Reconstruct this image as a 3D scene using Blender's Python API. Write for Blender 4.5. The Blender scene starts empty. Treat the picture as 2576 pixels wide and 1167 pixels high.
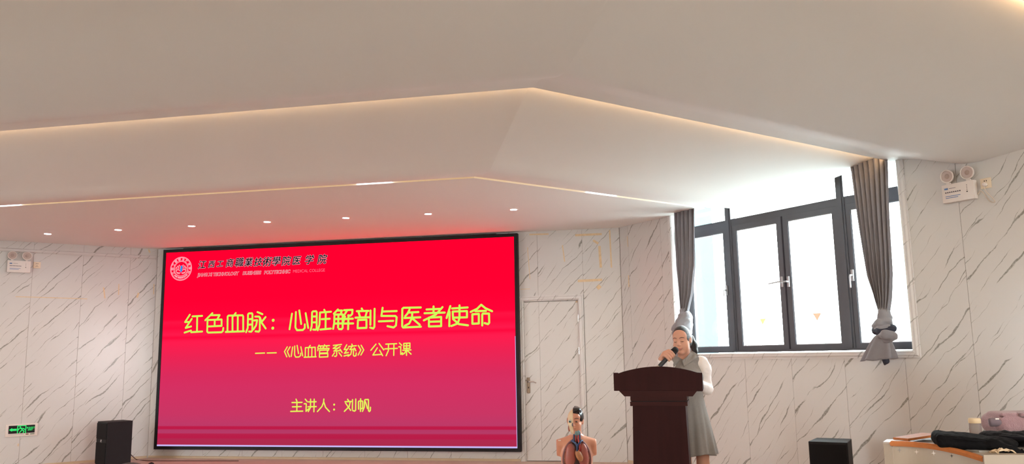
import bpy, bmesh, math, random
import numpy as np
from mathutils import Vector, Matrix, noise as mnoise

# ------------------------------------------------------------------ camera, world, light, exposure
F_PX, PITCH, ROLL = 2032.29, 0.1528543, -0.0166701
IW, IH = 2576, 1167
CAM_Z = 1.333                       # metres above the stage boards (stage = 0)
sc = bpy.context.scene
COL = sc.collection
_r0, _f0, _u0 = Vector((1, 0, 0)), Vector((0, math.cos(PITCH), math.sin(PITCH))), Vector((0, -math.sin(PITCH), math.cos(PITCH)))
CX = math.cos(ROLL)*_r0 + math.sin(ROLL)*_u0
CY = -math.sin(ROLL)*_r0 + math.cos(ROLL)*_u0
CF = _f0
cam_d = bpy.data.cameras.new('camera'); cam = bpy.data.objects.new('camera', cam_d); COL.objects.link(cam)
cam_d.sensor_width = 36.0; cam_d.lens = F_PX/IW*36.0; cam_d.clip_start = 0.05; cam_d.clip_end = 500
M = Matrix.Identity(4)
for i in range(3):
    M[i][0], M[i][1], M[i][2] = CX[i], CY[i], -CF[i]
M[2][3] = CAM_Z
cam.matrix_world = M
sc.camera = cam

world = bpy.data.worlds.new('World'); sc.world = world; world.use_nodes = True
bg = world.node_tree.nodes['Background']
bg.inputs[0].default_value = (0.93, 0.98, 1.0, 1); bg.inputs[1].default_value = 28.0
sc.view_settings.view_transform = 'Standard'; sc.view_settings.look = 'None'
sc.view_settings.gamma = 1.0; sc.view_settings.use_curve_mapping = False
sc.view_settings.exposure = 0.0
sc.cycles.max_bounces = 7; sc.cycles.diffuse_bounces = 4; sc.cycles.glossy_bounces = 2; sc.cycles.transmission_bounces = 4
sc.cycles.caustics_reflective = False; sc.cycles.caustics_refractive = False
sc.cycles.use_adaptive_sampling = True; sc.cycles.adaptive_threshold = 0.03
CV = Vector((0, 0, CAM_Z))

def ray(u, v):
    return (u-IW/2)/F_PX*CX - (v-IH/2)/F_PX*CY + CF
def on_plane(u, v, n, d):            # point on the vertical plane n.p = d seen at a pixel
    r = ray(u, v); return CV + r*(d/r.dot(n))
def on_z(u, v, z):
    r = ray(u, v); return CV + r*((z-CAM_Z)/r.z)
def at(u, v, y):                     # point at depth y seen at a pixel
    r = ray(u, v); return CV + r*(y/r.y)

# ------------------------------------------------------------------ materials
def nd(nt, t, **kw):
    n = nt.nodes.new(t)
    for k, v in kw.items():
        if k.startswith('i_'): n.inputs[k[2:].replace('_', ' ')].default_value = v
        else: setattr(n, k, v)
    return n
def mat(name, color, rough=0.5, metal=0.0, spec=0.5, emit=None, estr=1.0, vary=0.0, vscale=8.0, bump=0.0, bscale=60.0, alpha=1.0, trans=0.0, sheen=0.0, stretch=(1, 1, 1), coat=0.0, sss=0.0):
    m = bpy.data.materials.new(name); m.use_nodes = True; nt = m.node_tree
    p = nt.nodes['Principled BSDF']
    p.inputs['Base Color'].default_value = (*color, 1); p.inputs['Roughness'].default_value = rough
    p.inputs['Metallic'].default_value = metal; p.inputs['Specular IOR Level'].default_value = spec
    p.inputs['Alpha'].default_value = alpha; p.inputs['Transmission Weight'].default_value = trans
    p.inputs['Sheen Weight'].default_value = sheen; p.inputs['Coat Weight'].default_value = coat
    p.inputs['Coat Roughness'].default_value = 0.1
    if sss: p.inputs['Subsurface Weight'].default_value = sss; p.inputs['Subsurface Radius'].default_value = (0.01, 0.004, 0.002)
    if emit: p.inputs['Emission Color'].default_value = (*emit, 1); p.inputs['Emission Strength'].default_value = estr
    if vary or bump:
        tc = nd(nt, 'ShaderNodeTexCoord'); mp = nd(nt, 'ShaderNodeMapping'); mp.inputs['Scale'].default_value = stretch
        nt.links.new(tc.outputs['Object'], mp.inputs[0])
    if vary:
        nz = nd(nt, 'ShaderNodeTexNoise', i_Scale=vscale, i_Detail=5.0)
        nt.links.new(mp.outputs[0], nz.inputs['Vector'])
        mx = nd(nt, 'ShaderNodeMix', data_type='RGBA')
        mx.inputs[6].default_value = tuple(max(0, c*(1-vary)) for c in color)+(1,)
        mx.inputs[7].default_value = tuple(min(1, c*(1+vary)) for c in color)+(1,)
        nt.links.new(nz.outputs[0], mx.inputs[0]); nt.links.new(mx.outputs[2], p.inputs['Base Color'])
    if bump:
        nb_ = nd(nt, 'ShaderNodeTexNoise', i_Scale=bscale, i_Detail=4.0); nt.links.new(mp.outputs[0], nb_.inputs['Vector'])
        bp = nd(nt, 'ShaderNodeBump', i_Strength=bump, i_Distance=0.02)
        nt.links.new(nb_.outputs[0], bp.inputs['Height']); nt.links.new(bp.outputs[0], p.inputs['Normal'])
    return m
def emat(name, color, s=1.0):
    m = bpy.data.materials.new(name); m.use_nodes = True
    if s <= 1.0: m.cycles.emission_sampling = 'NONE'          # faint print on the slide: no need to sample it as a lamp
    nt = m.node_tree; nt.nodes.clear()
    o = nd(nt, 'ShaderNodeOutputMaterial'); e = nd(nt, 'ShaderNodeEmission')
    e.inputs[0].default_value = (*color, 1); e.inputs[1].default_value = s
    nt.links.new(e.outputs[0], o.inputs[0]); return m
def srgb(r, g, b):
    f = lambda c: (c/255/12.92 if c/255 <= 0.04045 else ((c/255+0.055)/1.055)**2.4)
    return (f(r), f(g), f(b))

def marble(name, base, vein, rough=0.16, angle=48, sx=1.0, amount=1.0):
    """white panels printed with broken diagonal veins; local x along the wall, z up; a random offset for each panel"""
    m = bpy.data.materials.new(name); m.use_nodes = True; nt = m.node_tree; p = nt.nodes['Principled BSDF']
    L = nt.links.new
    tc = nd(nt, 'ShaderNodeTexCoord'); oi = nd(nt, 'ShaderNodeObjectInfo')
    mul = nd(nt, 'ShaderNodeMath', operation='MULTIPLY'); mul.inputs[1].default_value = 37.0; L(oi.outputs['Random'], mul.inputs[0])
    # low frequency wobble of the coordinates
    add = nd(nt, 'ShaderNodeVectorMath', operation='ADD'); L(tc.outputs['Object'], add.inputs[0])
    cmb = nd(nt, 'ShaderNodeCombineXYZ'); L(mul.outputs[0], cmb.inputs['Y']); L(cmb.outputs[0], add.inputs[1])
    wob = nd(nt, 'ShaderNodeTexNoise', i_Scale=6.0, i_Detail=5.0, i_Roughness=0.62); L(add.outputs[0], wob.inputs['Vector'])
    wsub = nd(nt, 'ShaderNodeVectorMath', operation='SUBTRACT'); L(wob.outputs['Color'], wsub.inputs[0]); wsub.inputs[1].default_value = (.5, .5, .5)
    wsc = nd(nt, 'ShaderNodeVectorMath', operation='SCALE'); L(wsub.outputs[0], wsc.inputs[0]); wsc.inputs['Scale'].default_value = 0.030
    pos = nd(nt, 'ShaderNodeVectorMath', operation='ADD'); L(add.outputs[0], pos.inputs[0]); L(wsc.outputs[0], pos.inputs[1])
    rot = nd(nt, 'ShaderNodeVectorRotate', rotation_type='Y_AXIS'); rot.inputs['Angle'].default_value = math.radians(angle)
    L(pos.outputs[0], rot.inputs['Vector'])
    sep = nd(nt, 'ShaderNodeSeparateXYZ'); L(rot.outputs[0], sep.inputs[0])
    jit = nd(nt, 'ShaderNodeTexNoise', i_Scale=34.0, i_Detail=3.0); L(rot.outputs[0], jit.inputs['Vector'])
    def op(o_, a, b):
        n = nd(nt, 'ShaderNodeMath', operation=o_)
        for k, x in ((0, a), (1, b)):
            if isinstance(x, (int, float)): n.inputs[k].default_value = x
            elif x is not None: L(x, n.inputs[k])
        return n.outputs[0]
    def layer(freq, amp, nsc, width, seed, mlo, mhi, mscale):
        """lines across the slope that wander with a slow noise, broken into pieces by a stretched mask"""
        mp = nd(nt, 'ShaderNodeMapping'); mp.inputs['Scale'].default_value = nsc; mp.inputs['Location'].default_value = (seed, seed*1.7, seed*.3)
        L(rot.outputs[0], mp.inputs[0])
        n = nd(nt, 'ShaderNodeTexNoise', i_Scale=1.0, i_Detail=3.0, i_Roughness=0.55); L(mp.outputs[0], n.inputs['Vector'])
        ph = op('ADD', op('MULTIPLY', sep.outputs['Z'], freq), op('ADD', op('MULTIPLY', n.outputs[0], amp), op('MULTIPLY', jit.outputs[0], 0.05)))
        b = op('ABSOLUTE', op('SUBTRACT', op('FRACT', op('ADD', ph, op('MULTIPLY', mul.outputs[0], 0.37)), None), 0.5), None)
        mp2 = nd(nt, 'ShaderNodeMapping'); mp2.inputs['Scale'].default_value = mscale; mp2.inputs['Location'].default_value = (seed*2.3, seed, seed)
        L(rot.outputs[0], mp2.inputs[0])
        k = nd(nt, 'ShaderNodeTexNoise', i_Scale=1.0, i_Detail=3.0, i_Roughness=0.6); L(mp2.outputs[0], k.inputs['Vector'])
        w = nd(nt, 'ShaderNodeMapRange'); L(k.outputs[0], w.inputs['Value'])
        w.inputs['From Min'].default_value = mlo; w.inputs['From Max'].default_value = mhi; w.inputs['To Min'].default_value = 0.0; w.inputs['To Max'].default_value = width
        e = nd(nt, 'ShaderNodeMath', operation='DIVIDE', use_clamp=True); L(op('SUBTRACT', w.outputs[0], b), e.inputs[0]); e.inputs[1].default_value = width*0.30
        return e
    # rotated frame: x = along the vein, z = across
    v1 = layer(5.0, 1.5, (1.1, 1.0, 1.6), 0.080, 3.1, 0.44, 0.70, (2.0, 1.6, 5.0))
    v2 = layer(8.7, 2.0, (1.4, 1.0, 2.1), 0.055, 11.7, 0.43, 0.70, (2.5, 2.0, 7.0))
    s1 = nd(nt, 'ShaderNodeMath', operation='MULTIPLY'); L(v1.outputs[0], s1.inputs[0]); s1.inputs[1].default_value = 0.95*amount
    s2 = nd(nt, 'ShaderNodeMath', operation='MULTIPLY'); L(v2.outputs[0], s2.inputs[0]); s2.inputs[1].default_value = 0.85*amount
    mx = nd(nt, 'ShaderNodeMath', operation='MAXIMUM', use_clamp=True); L(s1.outputs[0], mx.inputs[0]); L(s2.outputs[0], mx.inputs[1])
    tone = nd(nt, 'ShaderNodeTexNoise', i_Scale=60.0, i_Detail=3.0); L(tc.outputs['Object'], tone.inputs['Vector'])
    tm = nd(nt, 'ShaderNodeMapRange'); L(tone.outputs[0], tm.inputs['Value']); tm.inputs['From Min'].default_value = .3; tm.inputs['From Max'].default_value = .7; tm.inputs['To Min'].default_value = .55; tm.inputs['To Max'].default_value = 1.0
    fin = nd(nt, 'ShaderNodeMath', operation='MULTIPLY'); L(mx.outputs[0], fin.inputs[0]); L(tm.outputs[0], fin.inputs[1])
    col = nd(nt, 'ShaderNodeMix', data_type='RGBA'); col.inputs[6].default_value = (*base, 1); col.inputs[7].default_value = (*vein, 1)
    L(fin.outputs[0], col.inputs[0]); L(col.outputs[2], p.inputs['Base Color'])
    p.inputs['Roughness'].default_value = rough; p.inputs['Specular IOR Level'].default_value = 0.28
    return m

M_ = {}
M_['marble'] = marble('marble_print', (0.61, 0.60, 0.58), (0.18, 0.175, 0.145), rough=0.2)
M_['trim'] = marble('marble_trim', (0.64, 0.625, 0.605), (0.25, 0.25, 0.22), rough=0.25, amount=0.9)
M_['joint'] = mat('panel_joint', (0.46, 0.42, 0.38), 0.8)
M_['plaster'] = mat('ceiling_paint', (0.82, 0.81, 0.79), 0.75, spec=0.2, vary=0.015, vscale=1.2)
M_['hall_wall'] = mat('hall_wall_paint', (0.70, 0.64, 0.58), 0.8, vary=0.03)
M_['stage'] = mat('stage_vinyl', (0.58, 0.42, 0.34), 0.55, vary=0.15, vscale=3)
M_['hall_floor'] = mat('hall_floor_tile', (0.38, 0.345, 0.315), 0.4, vary=0.1, vscale=2)
M_['skirt'] = mat('skirting_beige', (0.55, 0.42, 0.28), 0.5, vary=0.1)
M_['black'] = mat('black_plastic', (0.006, 0.006, 0.007), 0.55, spec=0.25)
M_['cabinet_black'] = mat('black_textured_paint', (0.008, 0.008, 0.010), 0.6, spec=0.3, bump=0.25, bscale=260)
M_['white_plastic'] = mat('white_plastic', (0.72, 0.66, 0.61), 0.4, vary=0.03)
M_['alu'] = mat('grey_window_metal', (0.085, 0.09, 0.105), 0.38, spec=0.5, vary=0.08)
M_['gasket'] = mat('rubber_seal', (0.01, 0.011, 0.02), 0.6)
M_['chrome'] = mat('brushed_steel', (0.55, 0.52, 0.48), 0.3, metal=1.0, vary=0.05)
M_['handle_alu'] = mat('grey_handle', (0.42, 0.43, 0.45), 0.35, metal=0.6)

# ------------------------------------------------------------------ object helpers
def tag(o, label=None, cat=None, group=None, kind=None):
    if label: o['label'] = label
    if cat: o['category'] = cat
    if group: o['group'] = group
    if kind: o['kind'] = kind
    return o
def empty(name, loc=(0, 0, 0), mw=None, rz=0.0):
    o = bpy.data.objects.new(name, None); COL.objects.link(o); o.empty_display_size = 0.1
    if mw is not None: o.matrix_world = mw
    else: o.location = loc; o.rotation_euler = (0, 0, rz)
    return o
def link_mesh(name, me, m, parent=None, smooth=False):
    o = bpy.data.objects.new(name, me); COL.objects.link(o)
    if m is not None:
        me.materials.clear(); me.materials.append(m)
    if smooth: me.polygons.foreach_set('use_smooth', [True]*len(me.polygons))
    if parent is not None: o.parent = parent
    return o
class MB:
    """collects solids, then becomes one mesh object"""
    def __init__(s): s.v = []; s.f = []
    def add(s, vs, fs, mx=None):
        b = len(s.v)
        s.v += [tuple(mx @ Vector(p)) if mx is not None else tuple(p) for p in vs]
        s.f += [tuple(i+b for i in f) for f in fs]; return s
    def box(s, x0, x1, y0, y1, z0, z1, mx=None, bev=0.0):
        if bev <= 0:
            vs = [(x, y, z) for x in (x0, x1) for y in (y0, y1) for z in (z0, z1)]
            fs = [(0, 1, 3, 2), (4, 6, 7, 5), (0, 4, 5, 1), (2, 3, 7, 6), (0, 2, 6, 4), (1, 5, 7, 3)]
            return s.add(vs, fs, mx)
        bm = bmesh.new(); bmesh.ops.create_cube(bm, size=1.0)
        for v in bm.verts: v.co = Vector(((x0+x1)/2+v.co.x*(x1-x0), (y0+y1)/2+v.co.y*(y1-y0), (z0+z1)/2+v.co.z*(z1-z0)))
        bmesh.ops.bevel(bm, geom=bm.edges[:], offset=bev, segments=2, affect='EDGES', profile=0.6)
        bm.verts.index_update(); vs = [tuple(v.co) for v in bm.verts]; fs = [tuple(v.index for v in f.verts) for f in bm.faces]; bm.free()
        return s.add(vs, fs, mx)
    def prism(s, poly, y0, y1, mx=None):      # polygon in x,z (counter-clockwise seen from -y) extruded along y
        n = len(poly); vs = [(p[0], y0, p[1]) for p in poly]+[(p[0], y1, p[1]) for p in poly]
        fs = [tuple(range(n)), tuple(range(2*n-1, n-1, -1))]+[(i+n, (i+1) % n+n, (i+1) % n, i) for i in range(n)]
        return s.add(vs, fs, mx)
    def slab(s, poly, z0, z1, mx=None):       # polygon in x,y extruded along z
        n = len(poly); vs = [(p[0], p[1], z0) for p in poly]+[(p[0], p[1], z1) for p in poly]
        fs = [tuple(range(n-1, -1, -1)), tuple(range(n, 2*n))]+[(i, (i+1) % n, (i+1) % n+n, i+n) for i in range(n)]
        return s.add(vs, fs, mx)
    def tube(s, pts, r, seg=8, mx=None, caps=True):
        pts = [Vector(p) for p in pts]; n = len(pts); rs = r if isinstance(r, (list, tuple)) else [r]*n
        t0 = (pts[1]-pts[0]).normalized(); up = Vector((0, 0, 1)) if abs(t0.z) < 0.9 else Vector((1, 0, 0)); a = t0.cross(up).normalized()
        vs = []
        for i, p in enumerate(pts):
            t = (pts[min(i+1, n-1)]-pts[max(i-1, 0)]).normalized(); a = (a-t*a.dot(t)).normalized(); b = t.cross(a)
            for k in range(seg):
                q = 2*math.pi*k/seg; vs.append(p+a*(math.cos(q)*rs[i])+b*(math.sin(q)*rs[i]))
        fs = [(i*seg+k, i*seg+(k+1) % seg, (i+1)*seg+(k+1) % seg, (i+1)*seg+k) for i in range(n-1) for k in range(seg)]
        if caps: fs += [tuple(range(seg-1, -1, -1)), tuple(range((n-1)*seg, n*seg))]
        return s.add(vs, fs, mx)
    def lathe(s, prof, seg=24, mx=None):      # (r, z) profile around z
        vs = []; fs = []; n = len(prof)
        for r, z in prof:
            for k in range(seg):
                q = 2*math.pi*k/seg; vs.append((r*math.cos(q), r*math.sin(q), z))
        fs = [(i*seg+k, i*seg+(k+1) % seg, (i+1)*seg+(k+1) % seg, (i+1)*seg+k) for i in range(n-1) for k in range(seg)]
        fs += [tuple(range(seg-1, -1, -1)), tuple(range((n-1)*seg, n*seg))]
        return s.add(vs, fs, mx)
    def ball(s, c, r, mx=None, seg=16, rings=10):
        rx, ry, rz = r if isinstance(r, (list, tuple)) else (r, r, r)
        prof = [(math.sin(math.pi*i/rings), -math.cos(math.pi*i/rings)) for i in range(rings+1)]
        vs = []; 
        for a, z in prof:
            a = max(a, 1e-4)
            for k in range(seg):
                q = 2*math.pi*k/seg; vs.append((c[0]+rx*a*math.cos(q), c[1]+ry*a*math.sin(q), c[2]+rz*z))
        fs = [(i*seg+k, i*seg+(k+1) % seg, (i+1)*seg+(k+1) % seg, (i+1)*seg+k) for i in range(rings) for k in range(seg)]
        return s.add(vs, fs, mx)
    def grid(s, rows, mx=None, closed=False):
        n, m = len(rows), len(rows[0]); vs = [p for r in rows for p in r]
        fs = [(i*m+k, i*m+(k+1) % m, (i+1)*m+(k+1) % m, (i+1)*m+k) for i in range(n-1) for k in range(m if closed else m-1)]
        return s.add(vs, fs, mx)
    def mesh(s, name):
        me = bpy.data.meshes.new(name); me.from_pydata(s.v, [], s.f); me.validate(); me.update(); return me
    def build(s, name, m, parent=None, smooth=False, fix=True):
        me = s.mesh(name)
        if fix:
            bm = bmesh.new(); bm.from_mesh(me); bmesh.ops.recalc_face_normals(bm, faces=bm.faces[:]); bm.to_mesh(me); bm.free()
        o = link_mesh(name, me, m, parent, smooth)
        return o
def auto(o, ang=35):
    me = o.data; me.polygons.foreach_set('use_smooth', [True]*len(me.polygons))
    try: me.set_sharp_from_angle(angle=math.radians(ang))
    except Exception: pass
    return o
def solid(o, t, off=0.0):
    md = o.modifiers.new('thickness', 'SOLIDIFY'); md.thickness = t; md.offset = off; return o
def copy_tree(o, parent=None):
    c = o.copy(); COL.objects.link(c); c.parent = parent
    for ch in list(o.children): copy_tree(ch, c)
    return c
def hermite(xs, ys, x):
    return float(np.interp(x, xs, ys))
def spline(pts, n):
    """Catmull-Rom through points"""
    P = [Vector(p) for p in pts]; P = [P[0]*2-P[1]]+P+[P[-1]*2-P[-2]]; out = []
    for i in range(1, len(P)-2):
        for k in range(n):
            t = k/n; a, b, c, d = P[i-1], P[i], P[i+1], P[i+2]
            out.append(0.5*((2*b)+(c-a)*t+(2*a-5*b+4*c-d)*t*t+(3*b-a-3*c+d)*t**3))
    out.append(P[-2]); return out

# ------------------------------------------------------------------ the room: three faceted walls, stage, stepped ceiling
AZ_B, AZ_R = -0.200982516, -1.01321030
UB = Vector((math.cos(AZ_B), math.sin(AZ_B), 0)); NB = Vector((-UB.y, UB.x, 0))
UR = Vector((math.cos(AZ_R), math.sin(AZ_R), 0)); NR = Vector((-UR.y, UR.x, 0))
DB = 10.5105
CORNER = NB*DB + UB*(-0.71); DR = NR.dot(CORNER)
CORNER_L = NB*DB + UB*(-7.468)
_al = math.pi + AZ_B + math.radians(46.537)
UL = -Vector((math.cos(_al), math.sin(_al), 0)); NL = Vector((-UL.y, UL.x, 0)); DL = NL.dot(CORNER_L)
def frame(o, ex, ey):
    m = Matrix.Identity(4); ez = Vector((0, 0, 1))
    for i in range(3): m[i][0], m[i][1], m[i][2], m[i][3] = ex[i], ey[i], ez[i], o[i]
    return m
FB, FR, FL = frame(CORNER, UB, NB), frame(CORNER, UR, NR), frame(CORNER_L, UL, NL)
FBi, FRi, FLi = FB.inverted(), FR.inverted(), FL.inverted()
def back_at(u, v, off=0.0): return FBi @ on_plane(u, v, NB, DB-off)     # local wall coordinates under a pixel
def right_at(u, v, off=0.0): return FRi @ on_plane(u, v, NR, DR-off)
def left_at(u, v, off=0.0): return FLi @ on_plane(u, v, NL, DL-off)
HALL_Z = -0.22
TOP = 3.42
CEIL = CAM_Z+1.645

def cut(r, holes):
    rs = [r]
    for h in holes:
        out = []
        for (a, b, c, d) in rs:
            if h[0] >= b or h[1] <= a or h[2] >= d or h[3] <= c: out.append((a, b, c, d)); continue
            x0, x1 = max(a, h[0]), min(b, h[1])
            if a < x0: out.append((a, x0, c, d))
            if x1 < b: out.append((x1, b, c, d))
            if c < h[2]: out.append((x0, x1, c, h[2]))
            if h[3] < d: out.append((x0, x1, h[3], d))
        rs = out
    return rs
def wall(name, mw, x0, x1, z0, z1, holes, m, thick=0.24, y0=0.012):
    b = MB()
    for r in cut((x0, x1, z0, z1), holes): b.box(r[0], r[1], y0, thick, r[2], r[3])
    o = b.build(name, m); o.matrix_world = mw; tag(o, kind='structure'); return o
def panels(parent, seams, z0, z1, holes, m):
    for a, b in zip(seams[:-1], seams[1:]):
        g = 0.0014
        w = b-a; mb = MB()
        for r in cut((a+g, b-g, z0, z1), holes): mb.box(r[0]-a, r[1]-a, 0.0, 0.011, r[2], r[3])
        if not mb.v: continue
        o = mb.build('wall_panel', m, parent); o.location = (a, 0, 0)

# openings
WIN = (1.0, 3.92, CAM_Z+0.0, CAM_Z+1.86)
DOOR = (-1.365, -0.497, 0.0, 2.115)
wb = wall('wall_back', FB, -6.80, 0.02, -0.02, TOP, [DOOR], M_['joint'])
sb = [back_at(1362.8, 1150).x + 0.6*k for k in range(-9, 2)]
sb = [x for x in sb if -6.75 < x < -0.05]
panels(wb, [-6.758]+sb+[-0.002], 0.0, TOP-0.05, [DOOR], M_['marble'])
wr = wall('wall_right', FR, -0.02, 14.0, HALL_Z, TOP, [WIN], M_['joint'])
sr = [0.002]+[0.172+0.61*k for k in range(0, 23)]
panels(wr, sr, HALL_Z+0.02, TOP-0.05, [WIN], M_['marble'])
wl = wall('wall_left', FL, -8.0, 0.02, HALL_Z, TOP, [], M_['joint'])
sl = [-0.364-0.6045*k for k in range(12, -1, -1)]
panels(wl, sl+[-0.002], HALL_Z+0.02, TOP-0.05, [], M_['marble'])
# the rest of the hall behind the camera
PC = FR @ Vector((14.0, 0, 0)); PE = FL @ Vector((-8.0, 0, 0)); PD = PE + UR*14.0
FE = frame(PD, (PE-PD).normalized(), Vector((0, 0, 1)).cross((PE-PD).normalized()))
lenE = (PE-PD).length
holesE = [(8.4, 10.8, CAM_Z-0.7, CAM_Z+1.2)]  # unseen opening added to let daylight onto the right wall
wall('wall_hall_side', FE, 0, lenE, HALL_Z, TOP, holesE, M_['hall_wall'])
FD = frame(PC, (PD-PC).normalized(), Vector((0, 0, 1)).cross((PD-PC).normalized()))
lenD = (PD-PC).length
holesD = [(0.6, 2.8, CAM_Z-0.7, CAM_Z+1.5)]  # unseen opening added for daylight from the rear right
wall('wall_rear', FD, 0, lenD, HALL_Z, TOP, holesD, M_['hall_wall'])

# floors
def xy(v): return (v.x, v.y)
hall = MB().slab([xy(PD-UR*0.0+Vector((-.3, -.6, 0))), xy(PC+Vector((.5, -.5, 0))), xy(CORNER+Vector((.5, .5, 0))), xy(CORNER_L+Vector((-.3, .6, 0))), xy(PE+Vector((-.6, .1, 0)))], HALL_Z-0.08, HALL_Z)
tag(hall.build('floor', M_['hall_floor']), kind='structure')
e1 = FR @ Vector((5.35, 0, 0)); nfront = NB
e0 = FL @ Vector((-7.0, 0, 0))
eA = e1 + (-UB)*3.0
eA = Vector((0.6, 5.15, 0)); 
st = MB().slab([xy(e0), xy(Vector((-4.2, 6.35, 0))), xy(eA), xy(e1), xy(CORNER), xy(CORNER_L)], HALL_Z+0.001, 0.0)
tag(st.build('floor_stage', M_['stage']), kind='structure')

# skirting strips and mouldings
def strip(name, mw, x0, x1, prof, m, kind='structure'):
    b = MB(); n = len(prof)
    vs = [(x0, p[0], p[1]) for p in prof]+[(x1, p[0], p[1]) for p in prof]
    fs = [tuple(range(n)), tuple(range(2*n-1, n-1, -1))]+[(i, i+n, (i+1) % n+n, (i+1) % n) for i in range(n)]
    b.add(vs, fs); o = b.build(name, m); o.matrix_world = mw; tag(o, kind=kind); return o
mould = [(0.0, 0.0), (-0.016, 0.004), (-0.024, 0.014), (-0.020, 0.024), (-0.022, 0.034), (-0.012, 0.045), (0.0, 0.048)]
strip('trim_1', FL, -8.0, -0.02, [(y, z+CAM_Z+1.498) for y, z in mould], M_['trim'])
base = [(0.0, 0.0), (-0.012, 0.0), (-0.012, 0.024), (-0.006, 0.030), (0.0, 0.030)]
strip('baseboard_left', FL, -7.0, -0.012, base, M_['skirt'])
strip('baseboard_back', FB, -6.74, DOOR[0]-0.002, base, M_['skirt'])
strip('baseboard_right', FR, 0.013, 5.2, base, M_['skirt'])

# marble picture-frame moulding round the window (three sides; the head is above the ceiling)
def frame_trim(name, mw, x0, x1, z0, z1, w, d, m, bottom=True):
    top_ = MB(); prof = [(0, 0.0), (-d*.55, 0.0), (-d, .18), (-d*.8, .34), (-d*.85, .62), (-d*.45, .82), (-d*.5, 1.0), (0, 1.0)]
    # path of the outer (t=1) and inner (t=0) edge with mitred corners
    def ring(t):
        return [(x0-w*t, z1), (x0-w*t, z0-w*t), (x1+w*t, z0-w*t), (x1+w*t, z1)] if bottom else [(x0-w*t, z0), (x0-w*t, z1+w*t), (x1+w*t, z1+w*t), (x1+w*t, z0)]
    rows = []
    for k in range(4): rows.append([(ring(t)[k][0], y, ring(t)[k][1]) for y, t in prof])
    top_.grid(rows); o = top_.build(name, m); o.matrix_world = mw; tag(o, kind='structure'); auto(o, 20); return o
frame_trim('trim_2', FR, WIN[0], WIN[1], WIN[2], CAM_Z+1.80, 0.068, 0.030, M_['trim'])
rev = MB()                                                         # plastered reveal of the opening
rev.box(WIN[0]-0.004, WIN[0], -0.004, 0.24, WIN[2], WIN[3]); rev.box(WIN[1], WIN[1]+0.004, -0.004, 0.24, WIN[2], WIN[3])
rev.box(WIN[0], WIN[1], -0.004, 0.24, WIN[2]-0.004, WIN[2])
o = rev.build('trim_3', M_['trim']); o.matrix_world = FR; tag(o, kind='structure')

# ceiling: flat over the stage, then folded baffles that step towards the hall, V-shaped in plan
def meet_wall(p, d):                     # run from p along d to the right wall plane
    return p + d*((DR+0.015-NR.dot(p))/NR.dot(d))
A1 = Vector((-0.345, 7.348, 0)); R1 = meet_wall(A1, Vector((2.496, 1.76, 0)))
A2 = Vector((0.15, 4.945, 0)); R2 = meet_wall(A2, Vector((3.20, 2.14, 0)))
ST, SR_ = A2-A1, R2-R1
LD = Vector((-1, 0.199, 0))
def line(k):                             # k = 1, 2, 3 ...
    a = A1+ST*(k-1); r = R1+SR_*(k-1); return a+LD*(11.5+0.6*k), a, r
P2 = ([0, .05, .10, .17, .24, .305, .37, .43, .58, .785, .865, 1.0, 1.05], [1.640, 1.624, 1.602, 1.565, 1.537, 1.525, 1.540, 1.566, 1.612, 1.680, 1.706, 1.750, 1.764])
P3 = ([0, .05, .10, .18, .245, .29, .34, .43, .56, .80, 1.0, 1.05], [1.690, 1.684, 1.662, 1.598, 1.549, 1.527, 1.527, 1.542, 1.575, 1.66, 1.736, 1.748])
l1, a1, r1 = line(1)
_t = (DL+0.03-NL.dot(a1))/NL.dot(LD)
pol = [xy(a1+LD*_t), xy(a1), xy(r1), xy(CORNER+UB*0.05+NB*0.05), xy(CORNER_L+NB*0.05)]
ce = MB().slab(pol, CEIL, CEIL+0.05).build('ceiling', M_['plaster']); tag(ce, kind='structure')
def smooth_prof(P, n=34):
    pts = spline([(w, z, 0) for w, z in zip(*P)], 6); return [(p.x, p.y) for p in pts]
for k in (1, 2, 3, 4, 5):
    La, Lb = line(k), line(k+1)
    prof = smooth_prof(P2 if k == 1 else P3)
    g = 0.035 if k == 1 else 0.0           # the first slot is open and shows its light
    mb = MB()
    for arm in ((0, 1), (1, 2)):
        rows = []
        for w, z in prof:
            w2 = g+(1-g)*w
            e = [La[i]*(1-w2)+Lb[i]*w2 for i in (0, 1, 2)]
            a, b = e[arm[0]], e[arm[1]]
            rows.append([(a*(1-t)+b*t) + Vector((0, 0, z+CAM_Z)) for t in (0, .25, .5, .75, 1)])
        mb.grid(rows)
    o = mb.build('ceiling_baffle', M_['plaster'], ce, smooth=True, fix=False)
    solid(o, 0.008, -1.0).modifiers[0].use_rim = False
    # face normals down
    if sum(p.normal.z for p in o.data.polygons) > 0:
        o.data.flip_normals()
rf = MB().slab([xy(PD+Vector((-.6, -.9, 0))), xy(PC+Vector((.7, -.7, 0))), xy(CORNER+Vector((.6, .6, 0))), xy(CORNER_L+Vector((-.3, .7, 0))), xy(PE+Vector((-.7, .1, 0)))], TOP, TOP+0.12)
rf.build('roof_slab', M_['hall_wall'], ce)

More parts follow.
